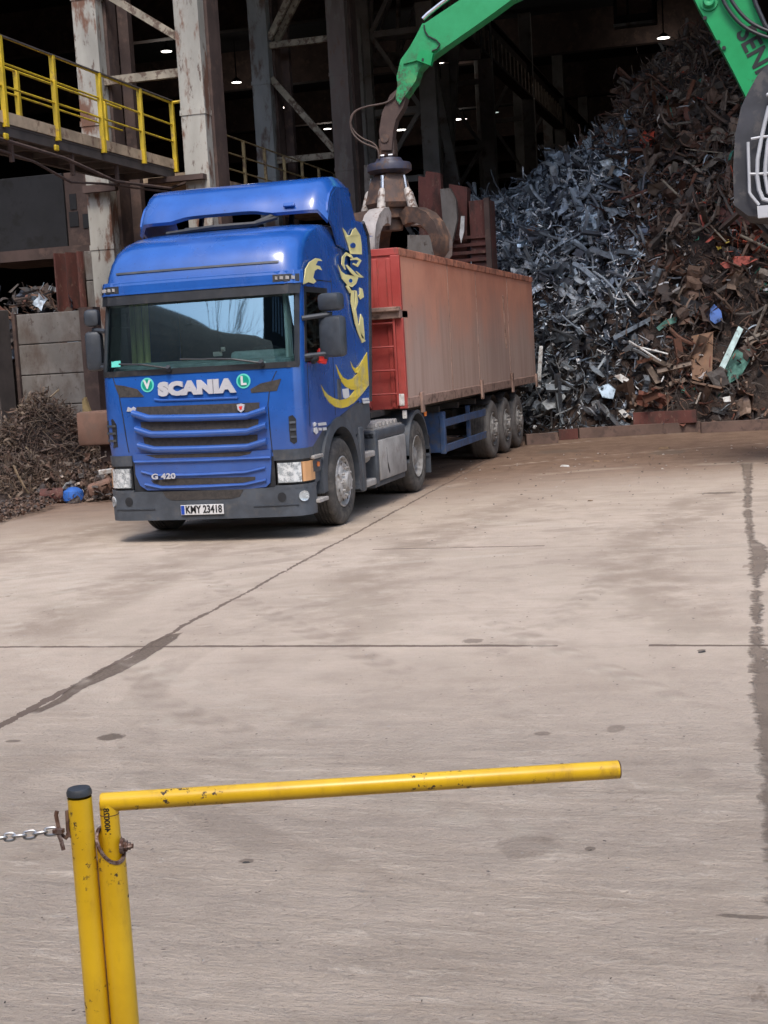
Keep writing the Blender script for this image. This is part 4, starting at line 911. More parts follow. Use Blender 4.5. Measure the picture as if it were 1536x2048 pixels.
for i in range(5):
    th=R_(-8+72*i); cx_,sy_=math.cos(th),math.sin(th)
    def gp(r,z_): return Vector((GX+cx_*r,gy_+sy_*r,zr+z_))
    tan=Vector((-sy_,cx_,0))
    mb=MB(); mb.tube([gp(.30,-.20),gp(.335,-.45)],.032,8); mb.build('cylinder_rod','chrome',gb_,True)
    mb=MB(); mb.tube([gp(.335,-.42),gp(.36,-.46),gp(.46,-.82),gp(.47,-.86)],[.05,.062,.075,.05],10); mb.build('cylinder','cylinder_white',gb_,True)
    # tine: curved tapering claw
    cen=[(.26,-.90),(.42,-.84),(.58,-.86),(.76,-.94),(.90,-1.08),(.98,-1.27),(.98,-1.46),(.90,-1.66)]
    wdt=[.09,.12,.13,.13,.13,.13,.12,.03]; dep=[.10,.13,.12,.11,.10,.09,.07,.02]
    vs=[];fs=[]
    for j,((r,z_),w_,d_) in enumerate(zip(cen,wdt,dep)):
        a=cen[max(j-1,0)]; b=cen[min(j+1,len(cen)-1)]; t=Vector((b[0]-a[0],b[1]-a[1])).normalized(); nn=Vector((-t.y,t.x))
        for sx_,sn in ((-1,-1),(1,-1),(1,1),(-1,1)):
            vs.append(gp(r+nn.x*d_*sn,z_+nn.y*d_*sn)+tan*w_*sx_)
    for j in range(len(cen)-1): fs+=[(j*4+q,j*4+(q+1)%4,(j+1)*4+(q+1)%4,(j+1)*4+q) for q in range(4)]
    fs+=[(0,1,2,3),tuple(len(cen)*4-4+q for q in range(4))]
    mb=MB(); mb.add(vs,fs); tn=mb.build('tine','grab_pale' if i==0 else 'grab_worn' if i==2 else 'grab_steel',gb_,True,30)

# ------------------------------------------------------------------ HALL
YL=(-6.52,-4.40); ROWX=[-10,-20,-30,-40,-50,-60,-70]
ZT=17.0
mats=[('column_paint','column_paint'),('column_grey','column_brown')]+[('column_back','column_back')]*5
for i,X in enumerate(ROWX):
    far=i>1; wd=.50 if i<2 else .55
    lab=['front lattice column with peeling pale paint, beside the yellow walkway','second lattice column from the front, tall grey and brown legs joined by diagonals','third lattice column back, dim in the hall behind the grab hoses','fourth lattice column back, dim in the dark hall','fifth lattice column back in the dark hall','sixth lattice column back in the dark hall','deepest lattice column in the dark hall'][i]
    c_=empty('steel_column',(X,-5.45,0),lab,'column','lattice columns of the hall')
    for j,yl in enumerate(YL):
        mb=MB(); mb.bx(X-.16,X+.16,yl-wd/2,yl+wd/2,0,ZT,.012)
        for zz_ in [2+q*2.4 for q in range(6)]: mb.bx(X-.17,X+.175,yl-wd/2-.012,yl+wd/2+.012,zz_,zz_+.10)
        mb.build('column_leg',mats[i][j],c_)
        if i<2: MB().bx(X-.62,X-.165,yl+wd/2-.03,yl+wd/2+.06,0,ZT).build('side_flange','rust_dark',c_)
    if i<2:   # darker inner legs of the box column behind the front legs
        mb=MB(); 
        for dx_ in (-.8,): mb.bx(X+dx_-.1,X+dx_+.1,YL[0]+.30,YL[0]+.52,0,ZT); mb.bx(X+dx_-.1,X+dx_+.1,YL[1]+.02,YL[1]+.26,0,ZT)
        mb.build('rear_leg','rust_dark',c_)
    zz_=[5.0,7.7,9.9,12.4,15.0] if i!=1 else [7.25,10.2,13.0]
    if i==0: zz_=[7.65,10.5,13.4]
    ya,yb=YL[0]+wd/2,YL[1]-wd/2
    bm_='brace_tan' if i<2 else 'column_back'
    mb=MB()
    for q in zz_: mb.bar((X-.05,ya,q),(X-.05,yb,q),.12,.16 if i<2 else .2)
    mb.build('cross_beam',bm_,c_)
    mb=MB()
    fl=1 if i==0 else -1
    if i==0:
        mb.bar((X-.05,ya,9.4),(X-.05,yb,8.3),.10,.14); mb.bar((X-.05,yb,10.7),(X-.05,ya,13.2),.1,.14)
    elif i==1:
        mb.bar((X+.02,ya,9.35),(X+.02,yb,7.35),.10,.16); mb.bar((X+.02,ya,10.35),(X+.02,yb,12.9),.10,.16); mb.bar((X-.3,ya,10.2),(X-.3,yb,12.7),.10,.16)
    else:
        zl=zz_
        for q,(a,b) in enumerate(zip(zl,zl[1:])):
            mb.bar((X,ya if q%2 else yb,a),(X,yb if q%2 else ya,b),.12,.14)
    mb.build('diagonal_brace',bm_,c_)
# fix brace of front column using the photo
# intermediate slimmer posts deeper in the hall
for k_,(u0,u1,X,zt_) in enumerate([(886,912,-34,12),(712,742,-26,12.0)]):
    a=on(0,X,u0,200); b=on(0,X,u1,200)
    o=MB().bx(X-.1,X+.1,a.y,a.y+.28,0,zt_).build('wind_post','column_back'); tag(o,['slim dark post leaning beside the fourth lattice column','slim dark post standing just behind the second lattice column'][k_],'post')
for k_,(p0,p1,X) in enumerate([((868,150),(918,390),-33),((905,190),(895,400),-34.5)]):
    a=on(0,X,*p0); b=on(0,X,*p1); d=(b-a); o=MB().bar(a-d*.5,b+d*.6,.3,.25).build('raking_strut','column_back'); tag(o,['dark raking strut running down behind the rusty plates, upper end to the left','dark raking strut beside the rusty plates, nearly upright'][k_],'strut')
# big horizontal girder with lattice behind the stick
g_=empty('girder',(-38,-7,11),'dark horizontal truss girder high between the columns behind the green stick','girder')
a=on(0,-38,690,125); b=on(0,-38,960,105); a2=on(0,-38,690,-40); b2=on(0,-38,960,-60)
mb=MB(); mb.bar(a,b,.25,.5); mb.bar(a2,b2,.25,.4); mb.bar(on(0,-38,690,82),on(0,-38,960,62),.15,.2); mb.build('chord','column_back',g_)
mb=MB()
for i in range(6):
    t=i/5; p=a+(b-a)*t; q=a2+(b2-a2)*t; mb.bar(p,q,.14,.14)
    if i<5: mb.bar(p,a2+(b2-a2)*(t+.2),.1,.1)
mb.build('web_member','column_back',g_)
# crane runway beam with stiffeners along the row
rb=empty('crane_runway_beam',(-50,-4.1,13.6),'long dark crane runway beam with stiffener ribs receding into the hall','beam')
mb=MB(); mb.bx(-95,-11,-4.42,-4.38,13.3,14.75); mb.bx(-95,-11,-4.66,-4.14,14.75,14.82); mb.bx(-95,-11,-4.66,-4.14,13.2,13.3); mb.build('web_plate','rust_dark',rb)
mb=MB()
for i in range(90): mb.bx(-12-i*.92,-12-i*.92-.28,-4.378,-4.16,13.32,14.2)
simple('stiffener_lit',(.45,.36,.30),.8,c2=(.25,.17,.13),sc=2)  # pale colour paints in the lamplight on the ribs
o=mb.build('stiffener','stiffener_lit',rb); tag(o,kind='stuff')
# hall skin: roof, walls
h=empty('hall_building',(-60,0,0),'huge dark steel scrap hall, open towards the yard','building')
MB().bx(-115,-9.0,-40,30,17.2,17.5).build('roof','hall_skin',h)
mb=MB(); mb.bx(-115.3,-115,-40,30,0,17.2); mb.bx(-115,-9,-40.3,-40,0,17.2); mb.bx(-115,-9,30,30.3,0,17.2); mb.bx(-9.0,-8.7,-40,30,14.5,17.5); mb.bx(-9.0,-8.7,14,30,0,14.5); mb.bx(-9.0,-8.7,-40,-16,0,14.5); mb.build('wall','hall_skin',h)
mb=MB()
for i in range(8): mb.bx(-16-i*12,-15.5-i*12,-40,30,15.4,17.2)
mb.build('roof_beam','rust_dark',h)
# hanging crane hoist
hc=empty('crane_cabin',(-32,3.5,9),'dark crane cabin hanging high under the roof above the scrap','crane')
a=on(0,-32,1228,55); b=on(0,-32,1312,60); t_=on(0,-32,1235,-60)
MB().bx(-32.9,-32,a.y,b.y,a.z+.1,t_.z,.06).build('cabin_shell','panel_grey',hc)
mb=MB(); mb.bx(-32,-31.97,a.y+.12,a.y+.42,a.z+.35,a.z+.9); mb.bx(-32,-31.97,a.y+.5,b.y-.1,a.z+.35,a.z+.9); mb.build('cabin_window','rust_dark',hc)
MB().bx(-32.7,-32.3,a.y+.3,a.y+.6,t_.z,17.2).build('hanger','hall_skin',hc)
MB().bx(-32.4,-31.95,a.y-.02,b.y+.02,a.z,a.z+.1,.02).build('cabin_sill','column_grey',hc)
# lamps
L0=None
labs=['leftmost','second from the left,','third from the left,','fourth from the left,']
lampspec=[((333,103),1,'glowing bay lamp seen past the front column at the far left'),((473,165),1,'glowing bay lamp seen between the first and second lattice columns'),((570,215),1,'glowing bay lamp between the legs of the second lattice column, upper'),((655,258),1,'glowing bay lamp against the right leg of the second lattice column'),((880,125),1,'glowing bay lamp just below the green stick'),((905,240),2,'widest glowing lamp in the dim cluster right of the grab'),((800,260),1.5,'glowing lamp seen beside the stick tip above the grab'),((875,237),.6,'tiny glowing lamp left of the widest one'),((928,238),.6,'tiny glowing lamp right of the widest one'),((990,225),.9,'faint greenish bay lamp left of the scrap mountain'),((1327,76),1.4,'brightest bay lamp above the scrap mountain'),((722,291),.7,'small glowing lamp left of the grab rotator')]
for (u,v),sz,lab in lampspec:
    p=on(2,15.2,u,v)
    e=empty('bay_lamp',p,lab,'lamp','bay lamps under the hall roof')
    mb=MB(); mb.lathe([(.001,.0),(.23*sz**.6,.0)],(p.x,p.y,p.z),'z',16); mb.v=[(x_,p.y+(y_-p.y)*(1 if sz<=1.4 else sz*.9),z_) for x_,y_,z_ in mb.v]; mb.build('diffuser','lamp_glow_dim' if (u==990) else 'lamp_glow',e)
    if sz>=1:
        ld=bpy.data.lights.new('bay_light','POINT'); ld.energy=20; ld.color=(1,.93,.85); ld.shadow_soft_size=.3; lo=bpy.data.objects.new('bay_light',ld); COL.objects.link(lo); lo.location=(p.x,p.y,p.z-.35)
    mb=MB(); mb.lathe([(.25*sz**.6,.01),(.20,.12),(.10,.2),(.03,.25),(.03,1.9)],(p.x,p.y,p.z),'z',16); mb.build('reflector','hall_skin',e)

# ------------------------------------------------------------------ WALKWAYS
wk=empty('walkway',(-7,-4.92,5.8),'yellow railed steel walkway high on the left, running to the front column','walkway')
YW=-4.92
mb=MB(); mb.bx(-10.05,-1.5,YW-.02,YW+.0,5.84,6.02); mb.build('toe_board','walk_tan',wk)
mb=MB(); mb.bx(-10.05,-1.5,YW-1.1,YW-.02,5.80,5.86); mb.bx(-10.05,-1.5,YW-.10,YW-.03,5.66,5.80); mb.bx(-10.05,-1.5,YW-1.1,YW-1.0,5.66,5.80)
for i in range(10): mb.bx(-9.9+i*.9,-9.82+i*.9,YW-1.05,YW-.05,5.70,5.80)
mb.build('deck','walk_under',wk)
for a,b in ((0,0),(1,-1.08)):
    mt_='walk_yellow'
    mb=MB(); y_=YW+b+.01
    mb.tube([(-10.05,y_,7.10),(-1.5,y_,7.16)],.022,6); mb.tube([(-10.05,y_,6.68),(-1.5,y_,6.76)],.018,6); mb.tube([(-10.05,y_,6.36),(-1.5,y_,6.40)],.018,6); mb.build('rail',mt_ if a==0 else 'walk_yellow',wk)
    for X in ((-10.02,-8.55,-6.9,-5.25,-3.6,-2.0) if a==0 else (-9.3,-6.0,-2.4)): 
        mb=MB(); mb.bx(X-.035,X+.035,y_-.03,y_+.05,5.78 if a==0 else 5.86,7.13); mb.build('rail_post','walk_yellow',wk)
mb=MB(); mb.tube([(-10.03,YW,7.10),(-10.03,YW+.45,7.12)],.03,6); mb.build('end_rail','walk_yellow',wk)
# handrail wooden cap: thin brown top strip
mb=MB(); mb.bx(-10.05,-1.5,YW-.01,YW+.05,7.125,7.15); mb.build('rail_cap','walk_under',wk)
mb=MB(); mb.tube([(-1.8,YW+.02,5.62),(-5.4,YW+.02,5.52),(-7.4,YW-.05,5.35),(-9.7,YW,5.44),(-10.3,YW+.1,5.60)],.03,6); mb.tube([(-2.5,YW-.1,5.5),(-4.6,YW-.1,5.38),(-5.8,YW-.1,5.18),(-7.2,YW-.2,5.3),(-9.6,YW,5.36)],.022,6); mb.build('conduit','rust_dark',wk,True)
mb=MB()
for X in (-3.9,-5.9,-7.6): mb.bar((X,YW-.1,5.72),(X,YW-.1,5.3),.06,.06)
mb.build('bracket','rust_dark',wk)
for p in ((12,273),(113,296)): MB().box(on(1,YW+.05,*p),(.12,.05,.10),None,.02).build('junction_box','walk_yellow',wk)
MB().bx(-9.85,-9.65,-5.35,-4.2,5.56,5.66).build('support_beam','rust_dark',wk); MB().bx(-9.8,-9.65,-6.75,-6.05,5.50,5.64).build('support_beam','rust_dark',wk)
wk2=empty('walkway',(-15,-4.9,5.8),'dull second walkway behind the front column, thin railing above the truck roof','walkway')
mb=MB(); mb.bx(-21,-10.7,YW-1,YW,5.72,5.86); mb.bx(-21,-10.7,YW,YW+.02,5.72,5.90); mb.build('deck','walk_tan',wk2)
mb=MB()
for q in (6.86,6.50,6.16): mb.tube([(-10.7,YW,q),(-21,YW,q)],.018,6)
mb.build('rail','walk_dull',wk2)
for X in [-11.2-i*1.35 for i in range(8)]: MB().bx(X-.03,X+.03,YW-.03,YW+.03,5.86,6.87).build('rail_post','walk_dull',wk2)

# ------------------------------------------------------------------ left side store: walls, posts, panels
bay=empty('bay_wall',(-8.8,-8,0),'low wall of stacked concrete planks between dark steel posts, left of the truck','wall')
xw=-9.0
def P0(u,v,x_=xw): return on(0,x_,u,v)
yl,yr=P0(38,700).y,P0(166,700).y
ztop=P0(100,625).z
for i in range(5):
    zt_=ztop-i*.60; MB().bx(xw-.2,xw,yl,yr,max(0,zt_-.585),zt_,.015).build('concrete_plank','concrete_panel',bay)
a=P0(30,640).y; MB().bx(xw-.25,xw+.06,a-.04,yl-.005,0,ztop+.03).build('steel_post','rust_dark',bay)
a=P0(190,640).y; MB().bx(xw-.25,xw+.06,yr+.005,a,0,ztop+.05).build('steel_post','rust_dark',bay)
sw=MB().bx(-8.3,-8.9,P0(-90,700).y,P0(29,700).y,0,ztop+.1,.02).build('steel_bulkhead','dirt_box'); 
M_b=sw; sw.data.materials.clear(); sw.data.materials.append(M['walk_under']); tag(sw,'flat brown steel bulkhead at the far left edge beside the concrete planks','wall')
# corrugated sheet piles and further concrete behind
sp=empty('sheet_pile',(-11.5,-7.5,3),'dark red corrugated sheet pile standing behind the concrete plank wall','sheet pile')
mb=MB(); xb=-11.2; y0_=P0(112,560,xb).y; y1_=P0(170,560,xb).y; zt_=P0(140,505,xb).z; prev=None; vs=[]; N=16
for i in range(N+1):
    yv=y0_+(y1_-y0_)*i/N; dx_=.14*math.sin(i/N*2.5*2*PI); vs+=[(xb+dx_,yv,0),(xb+dx_,yv,zt_)]
mb.add(vs,[(2*i,2*i+2,2*i+3,2*i+1) for i in range(N)]); mb.build('corrugated_sheet','rust_red',sp,True,60)
MB().bx(xb-.3,xb-.2,y0_,y1_,0,zt_).build('backing_plate','rust_dark',sp)
cs=empty('concrete_wall',(-11.2,-7,0),'weathered concrete plank wall behind the cab mirror, right of the red sheet pile','wall')
for i in range(7):
    zt2=zt_-i*.62; MB().bx(xb-.2,xb,P0(172,560,xb).y,P0(300,560,xb).y,max(0,zt2-.605),zt2,.015).build('concrete_plank','concrete_panel',cs)
# dark office block under the walkway
ob=empty('site_office',(-14,-10,4),'dark grey panelled room under the walkway with small dim windows','building')
xo=-13.5; a=P0(-60,400,xo); b=P0(128,400,xo); z1_=P0(60,352,xo).z; z0_=P0(60,500,xo).z
MB().bx(xo-2,xo,a.y,b.y,z0_,z1_,.02).build('panel_wall','panel_grey',ob)
MB().bx(xo-2,xo-.05,b.y+.002,P0(205,400,xo).y,z0_,z1_,.02).build('brick_wall','rust_dark',ob)
for (u0,v0,u1,v1) in ((136,388,152,418),(136,424,156,452),(163,428,182,455)):
    p=P0(u0,v0,xo+.01); q=P0(u1,v1,xo+.01); mb=MB(); mb.bx(xo-.06,xo-.03,p.y,q.y,q.z,p.z); mb.build('window','panel_grey',ob)
MB().bx(xo-2,xo+.2,a.y,P0(205,400,xo).y,z0_-.25,z0_-.003).build('floor_beam','rust_dark',ob)
# loose brown box-shaped skip end with yellow lug
bxp=on(0,-5,150,825); sk=empty('steel_box',(bxp.x,bxp.y,.8),'smooth dusty orange-brown steel box beside the left cab corner','box')
mb=MB(); mb.bx(-5.7,-5.0,bxp.y,bxp.y+1.5,.80,1.36,.05); mb.build('box_shell','dirt_box',sk,True)
p=on(0,-5.2,168,805); mb=MB(); mb.prism([(-5.2,p.y-.04,1.35),(-5.2,p.y+.09,1.35),(-5.2,p.y+.05,1.48),(-5.2,p.y+.02,1.60),(-5.2,p.y-.03,1.57)],(-.08,0,0)); mb.build('lifting_lug','walk_dull',sk)
mb=MB(); mb.bx(-5.5,-5.2,bxp.y+.3,bxp.y+1.3,0,.80); mb.build('box_foot','rust_dark',sk)

# ------------------------------------------------------------------ SCRAP
def lerp_tab(tab,q):
    if q<=tab[0][0]: return tab[0][1]
    for a,b in zip(tab,tab[1:]):
        if q<=b[0]: return a[1]+(b[1]-a[1])*(q-a[0])/(b[0]-a[0])
    return tab[-1][1]
XCREST=-22.5
sil=[(850,455),(960,445),(1000,425),(1060,395),(1100,355),(1150,318),(1190,290),(1240,258),(1262,200),(1310,165),(1350,132),(1400,108),(1450,112),(1536,130)]
HT=[(-9,1.5),(-4,3.6)]+[(on(0,XCREST,u,v).y,on(0,XCREST,u,v).z) for u,v in sil]+[(14,9.5),(22,7)]
def foot(y_): return lerp_tab([(-6,-17.5),(-2,-16.6),(1.2,-15.3),(2.0,-14.55),(5,-14.75),(8,-14.9),(14,-14.5)],y_)
def hnoise(x_,y_):
    return .30*math.sin(x_*1.3+y_*.9)+.22*math.sin(x_*2.7-y_*2.1+1)+.14*math.sin(x_*4.9+y_*4.3+2)
def pile(x_,y_):
    f=foot(y_); t=(f-x_)/(f-XCREST); H=lerp_tab(HT,y_)
    if t<=0: return 0
    if t<=1: z_=H*(1-(1-t)**1.75)
    else: z_=H-(t-1)*2.2
    return max(0,z_+hnoise(x_,y_)*min(1,t*3)*.8)
def on_pile(u,v,lift=0):
    d=ray(u,v); t=20.
    while t<60:
        p=CAM+d*t
        if p[2]<pile(p[0],p[1]): break
        t+=.06
    return Vector(p)
mb=MB(); nx,ny=60,90; vs=[]
for i in range(nx+1):
    for j in range(ny+1):
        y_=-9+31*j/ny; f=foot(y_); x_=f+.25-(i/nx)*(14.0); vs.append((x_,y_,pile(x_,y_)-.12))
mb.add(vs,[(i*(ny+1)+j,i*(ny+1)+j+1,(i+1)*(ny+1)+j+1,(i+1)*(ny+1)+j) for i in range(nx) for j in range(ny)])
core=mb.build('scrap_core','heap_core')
RG=np.random.default_rng(11)
def template(kind):
    """unit pieces ~1 m long"""
    if kind=='strip':   # bent sheet strip
        n=7; V=[];F=[]
        k1,k2,ph=RG.uniform(-3,3),RG.uniform(1,5),RG.uniform(0,6)
        for i in range(n):
            t=i/(n-1)-.5; cx=t*math.cos(k1*t*.8); cz=t*math.sin(k1*t*.8)+.12*math.sin(k2*t*3+ph); tw=RG.uniform(-.03,.03)+t*k1*.3
            V+=[(cx,-.13*math.cos(tw),cz-.13*math.sin(tw)),(cx,.13*math.cos(tw),cz+.13*math.sin(tw))]
        F=[(2*i,2*i+1,2*i+3,2*i+2) for i in range(n-1)]
    elif kind=='plate': # crumpled plate
        n=4; V=[];F=[]
        for i in range(n):
            for j in range(n): V.append((i/(n-1)-.5+RG.uniform(-.09,.09),(j/(n-1)-.5)*.75+RG.uniform(-.09,.09),RG.uniform(-.13,.13)))
        F=[(i*n+j,i*n+j+1,(i+1)*n+j+1,(i+1)*n+j) for i in range(n-1) for j in range(n-1)]
    elif kind=='rod':
        n=5; V=[];F=[]; b=RG.uniform(-.5,.5); b2=RG.uniform(-.4,.4)
        for i in range(n):
            t=i/(n-1)-.5
            for q in range(4): a=q*PI/2; V.append((t,b*t*t+.022*math.cos(a),b2*t*t+.022*math.sin(a)))
        F=[(i*4+q,i*4+(q+1)%4,(i+1)*4+(q+1)%4,(i+1)*4+q) for i in range(n-1) for q in range(4)]+[(0,1,2,3),(16,17,18,19)]
    elif kind=='ribbon':
        n=14; V=[];F=[]; p=np.zeros(3); a=RG.uniform(0,6); b=RG.uniform(-.5,.5); da,db=RG.uniform(-.55,.55),RG.uniform(-.3,.3); w_=RG.uniform(.02,.06); up=np.array([0,0,1.])
        for i in range(n):
            da+=RG.uniform(-.22,.22); a+=da; b+=db*.5+RG.uniform(-.2,.2); d=np.array([math.cos(a)*math.cos(b),math.sin(a)*math.cos(b),math.sin(b)]); p=p+d*.11
            V+=[tuple(p-up*w_),tuple(p+up*w_)]
        F=[(2*i,2*i+1,2*i+3,2*i+2) for i in range(n-1)]
    elif kind=='tube':
        n=9; V=[];F=[]; c1,c2_=RG.uniform(-.9,.9),RG.uniform(-.6,.6); w_=RG.uniform(.03,.07)
        for i in range(n):
            t=i/(n-1)-.5
            for q in range(6): a=q*PI/3; V.append((t,c1*t*t+w_*math.cos(a),c2_*t*t*t*2+w_*math.sin(a)))
        F=[(i*6+q,i*6+(q+1)%6,(i+1)*6+(q+1)%6,(i+1)*6+q) for i in range(n-1) for q in range(6)]
    elif kind=='sheet': # larger folded panel
        n=6; V=[];F=[]; f1,f2=RG.uniform(2,5),RG.uniform(0,6)
        for i in range(n):
            for j in range(4): x_=i/(n-1)-.5; V.append((x_+RG.uniform(-.05,.05),(j/3-.5)*.7+RG.uniform(-.05,.05),.16*math.sin(f1*x_*2+f2)+.08*math.cos(j*2+f2)+RG.uniform(-.04,.04)))
        F=[(i*4+j,i*4+j+1,(i+1)*4+j+1,(i+1)*4+j) for i in range(n-1) for j in range(3)]
    elif kind=='angle':
        w_=.11; V=[(-.5,w_,0),(-.5,0,0),(-.5,0,w_),(.5,w_,RG.uniform(-.1,.1)),(.5,0,0),(.5,0,w_)]; F=[(0,1,4,3),(1,2,5,4)]
    elif kind=='ring':
        n=12; V=[];F=[]; arc=RG.uniform(3,6.0)
        for i in range(n):
            a=arc*i/(n-1); V+=[(.42*math.cos(a),.42*math.sin(a),-.10),(.42*math.cos(a),.42*math.sin(a),.10)]
        F=[(2*i,2*i+1,2*i+3,2*i+2) for i in range(n-1)]
    elif kind=='box':
        d=.5; V=[(x_*d+RG.uniform(-.1,.1),y_*d*.6+RG.uniform(-.08,.08),z_*d*.5+RG.uniform(-.08,.08)) for x_ in (-1,1) for y_ in (-1,1) for z_ in (-1,1)]; F=[(0,1,3,2),(4,6,7,5),(0,4,5,1),(2,3,7,6),(0,2,6,4)]
    elif kind=='channel':
        w_=.10; V=[(-.5,-w_,w_),(-.5,-w_,0),(-.5,w_,0),(-.5,w_,w_),(.5,-w_,w_),(.5,-w_,0),(.5,w_,0),(.5,w_,w_)]; F=[(0,1,5,4),(1,2,6,5),(2,3,7,6)]
    return np.array(V,float),F
TEMPL={k_:[template(k_) for _ in range(14)] for k_ in ('strip','plate','rod','angle','ring','box','channel','ribbon','tube','sheet')}
def rmat():
    q=RG.normal(size=4); q/=np.linalg.norm(q); a,b,c_,d=q
    return np.array([[a*a+b*b-c_*c_-d*d,2*(b*c_-a*d),2*(b*d+a*c_)],[2*(b*c_+a*d),a*a-b*b+c_*c_-d*d,2*(c_*d-a*b)],[2*(b*d-a*c_),2*(c_*d+a*b),a*a-b*b-c_*c_+d*d]])
def scrap_field(name,places,mat='scrap'):
    """places: list of (pos,kind,size(3),color,shine)"""
    VV=[];FF=[];CC=[];SS=[];n=0
    for pos,kind,size,colr,sh in places:
        V,F=TEMPL[kind][RG.integers(14)]; W=(V*np.array(size))@rmat().T+np.array(pos); W[:,2]=np.maximum(W[:,2],.015)
        VV.append(W); FF+= [tuple(i+n for i in f) for f in F]; n+=len(V); CC.append(np.tile((*colr,1.),(len(V),1))); SS.append(np.full(len(V),sh))
    VV=np.vstack(VV); me=bpy.data.meshes.new(name); me.from_pydata(VV.tolist(),[],FF); me.update()
    ca=me.color_attributes.new('tint','FLOAT_COLOR','POINT'); ca.data.foreach_set('color',np.vstack(CC).ravel().astype(np.float32))
    at=me.attributes.new('shine','FLOAT','POINT'); at.data.foreach_set('value',np.concatenate(SS).astype(np.float32))
    me.materials.append(M[mat]); o=bpy.data.objects.new(name,me); COL.objects.link(o); return o
BLUES=[(.34,.42,.50),(.22,.28,.36),(.48,.53,.58),(.13,.17,.23),(.08,.10,.14),(.58,.60,.62),(.27,.38,.47),(.05,.055,.07),(.06,.065,.08),(.12,.14,.17)]
BROWNS=[(.085,.05,.036),(.11,.06,.04),(.06,.042,.035),(.14,.085,.06),(.045,.035,.032),(.17,.12,.09),(.08,.07,.065),(.12,.045,.03),(.03,.03,.032),(.05,.04,.035)]
SPECK=[(.55,.53,.50),(.40,.37,.33),(.30,.28,.27),(.45,.06,.03),(.05,.22,.16),(.62,.62,.62),(.25,.30,.34)]
BLUES=[tuple(q*.72+.28*sum(c9)/3*1.08 for q in c9) for c9 in BLUES]
def zone(y_,z_):
    """share of bright blue-grey cuttings"""
    nz=.5*math.sin(z_*1.7+y_)+.4*math.sin(y_*3.1-z_*.8)
    edge=3.35-.24*max(0,z_-4.2)+.25*nz
    a=1/(1+math.exp((y_-edge)*4)); 
    if z_>6.6: a*=max(0,1-(z_-6.6)/1.2)
    return a
places=[]
N=27000
while len(places)<N:
    y_=RG.uniform(-2.6,8.6); f=foot(y_); t=RG.random()**.8*1.06; x_=f-t*(f-XCREST); z_=pile(x_,y_)
    if z_<=0: continue
    if y_<-1 and z_<2: continue
    p=(x_+RG.uniform(-.12,.22),y_,max(.03,z_+RG.uniform(-.12,.16)))
    b=RG.random()<zone(y_,z_)
    r=RG.random()
    if b:
        kind=('ribbon','ribbon','tube','ring','rod','strip','ribbon','plate','tube','strip')[RG.integers(10)]; L=RG.uniform(.08,.28) if kind not in ('rod','ribbon','tube') else RG.uniform(.16,.55)
        if r<.02: kind='sheet'; L=RG.uniform(.2,.5)
        c_=BLUES[RG.integers(len(BLUES))]; sh=RG.uniform(.2,.9)
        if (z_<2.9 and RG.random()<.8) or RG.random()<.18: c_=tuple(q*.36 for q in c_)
        if RG.random()<(.17 if z_>2.6 else .10) and kind!='sheet': c_=(.80,.82,.85); sh=.15; L*=.7  # near-white pieces paint silver highlights among the cuttings
    else:
        kind=('strip','ribbon','angle','ribbon','channel','strip','tube','rod','ribbon','ring')[RG.integers(10)]; L=RG.uniform(.07,.26) if kind not in ('rod','ribbon','tube') else RG.uniform(.2,.62)
        if r<.025: kind='sheet'; L=RG.uniform(.25,.7)
        c_=BROWNS[RG.integers(len(BROWNS))]; sh=RG.uniform(0,.25)
        if RG.random()<.04: c_=SPECK[RG.integers(len(SPECK))]
        if 5.3<y_<7.5 and 3.4<z_<6 and RG.random()<.22: c_=(.36,.07,.035)
    v=RG.uniform(.95,1.7)*(1.2 if (b and 2.8<z_<6) else 1); c_=tuple(min(.9,q*v) for q in c_)
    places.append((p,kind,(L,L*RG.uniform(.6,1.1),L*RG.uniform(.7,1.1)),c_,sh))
for _ in range(1500):   # larger crushed sheets, pipes and sections among the small stuff
    y_=RG.uniform(-1.5,8.2); f=foot(y_); t=RG.random()**.8; x_=f-t*(f-XCREST); z_=pile(x_,y_)
    if z_<.2: continue
    b=RG.random()<zone(y_,z_); kind=('sheet','tube','plate','channel','ribbon','tube','strip')[RG.integers(7)]
    L=RG.uniform(.28,.62) if kind in ('sheet','plate','strip') else RG.uniform(.5,1.25)
    c_=((.42,.48,.54),(.33,.38,.43),(.22,.25,.28),(.52,.56,.59),(.10,.11,.13))[RG.integers(5)] if b else ((.16,.10,.07),(.12,.08,.062),(.20,.15,.115),(.10,.085,.075),(.15,.065,.04),(.26,.22,.18))[RG.integers(6)]
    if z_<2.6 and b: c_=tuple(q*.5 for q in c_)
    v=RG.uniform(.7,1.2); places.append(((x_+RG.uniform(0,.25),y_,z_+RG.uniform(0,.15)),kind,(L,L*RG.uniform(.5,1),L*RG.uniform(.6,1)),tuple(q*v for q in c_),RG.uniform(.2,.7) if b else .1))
# fuzzy wire high up
for _ in range(1800):
    y_=RG.uniform(2.4,7.5); f=foot(y_); t=RG.uniform(.62,1.03); x_=f-t*(f-XCREST); z_=pile(x_,y_); L=RG.uniform(.25,1.0)
    places.append(((x_,y_,z_+RG.uniform(-.02,.28)),'rod',(L,L*.35,L*.35) if False else (L,L*.6,L*.6),[(.10,.06,.04),(.06,.045,.035),(.16,.12,.09)][RG.integers(3)],.1))
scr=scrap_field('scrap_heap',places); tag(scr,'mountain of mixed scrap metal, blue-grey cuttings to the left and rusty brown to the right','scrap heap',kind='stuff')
core.parent=scr; core['kind']='stuff'
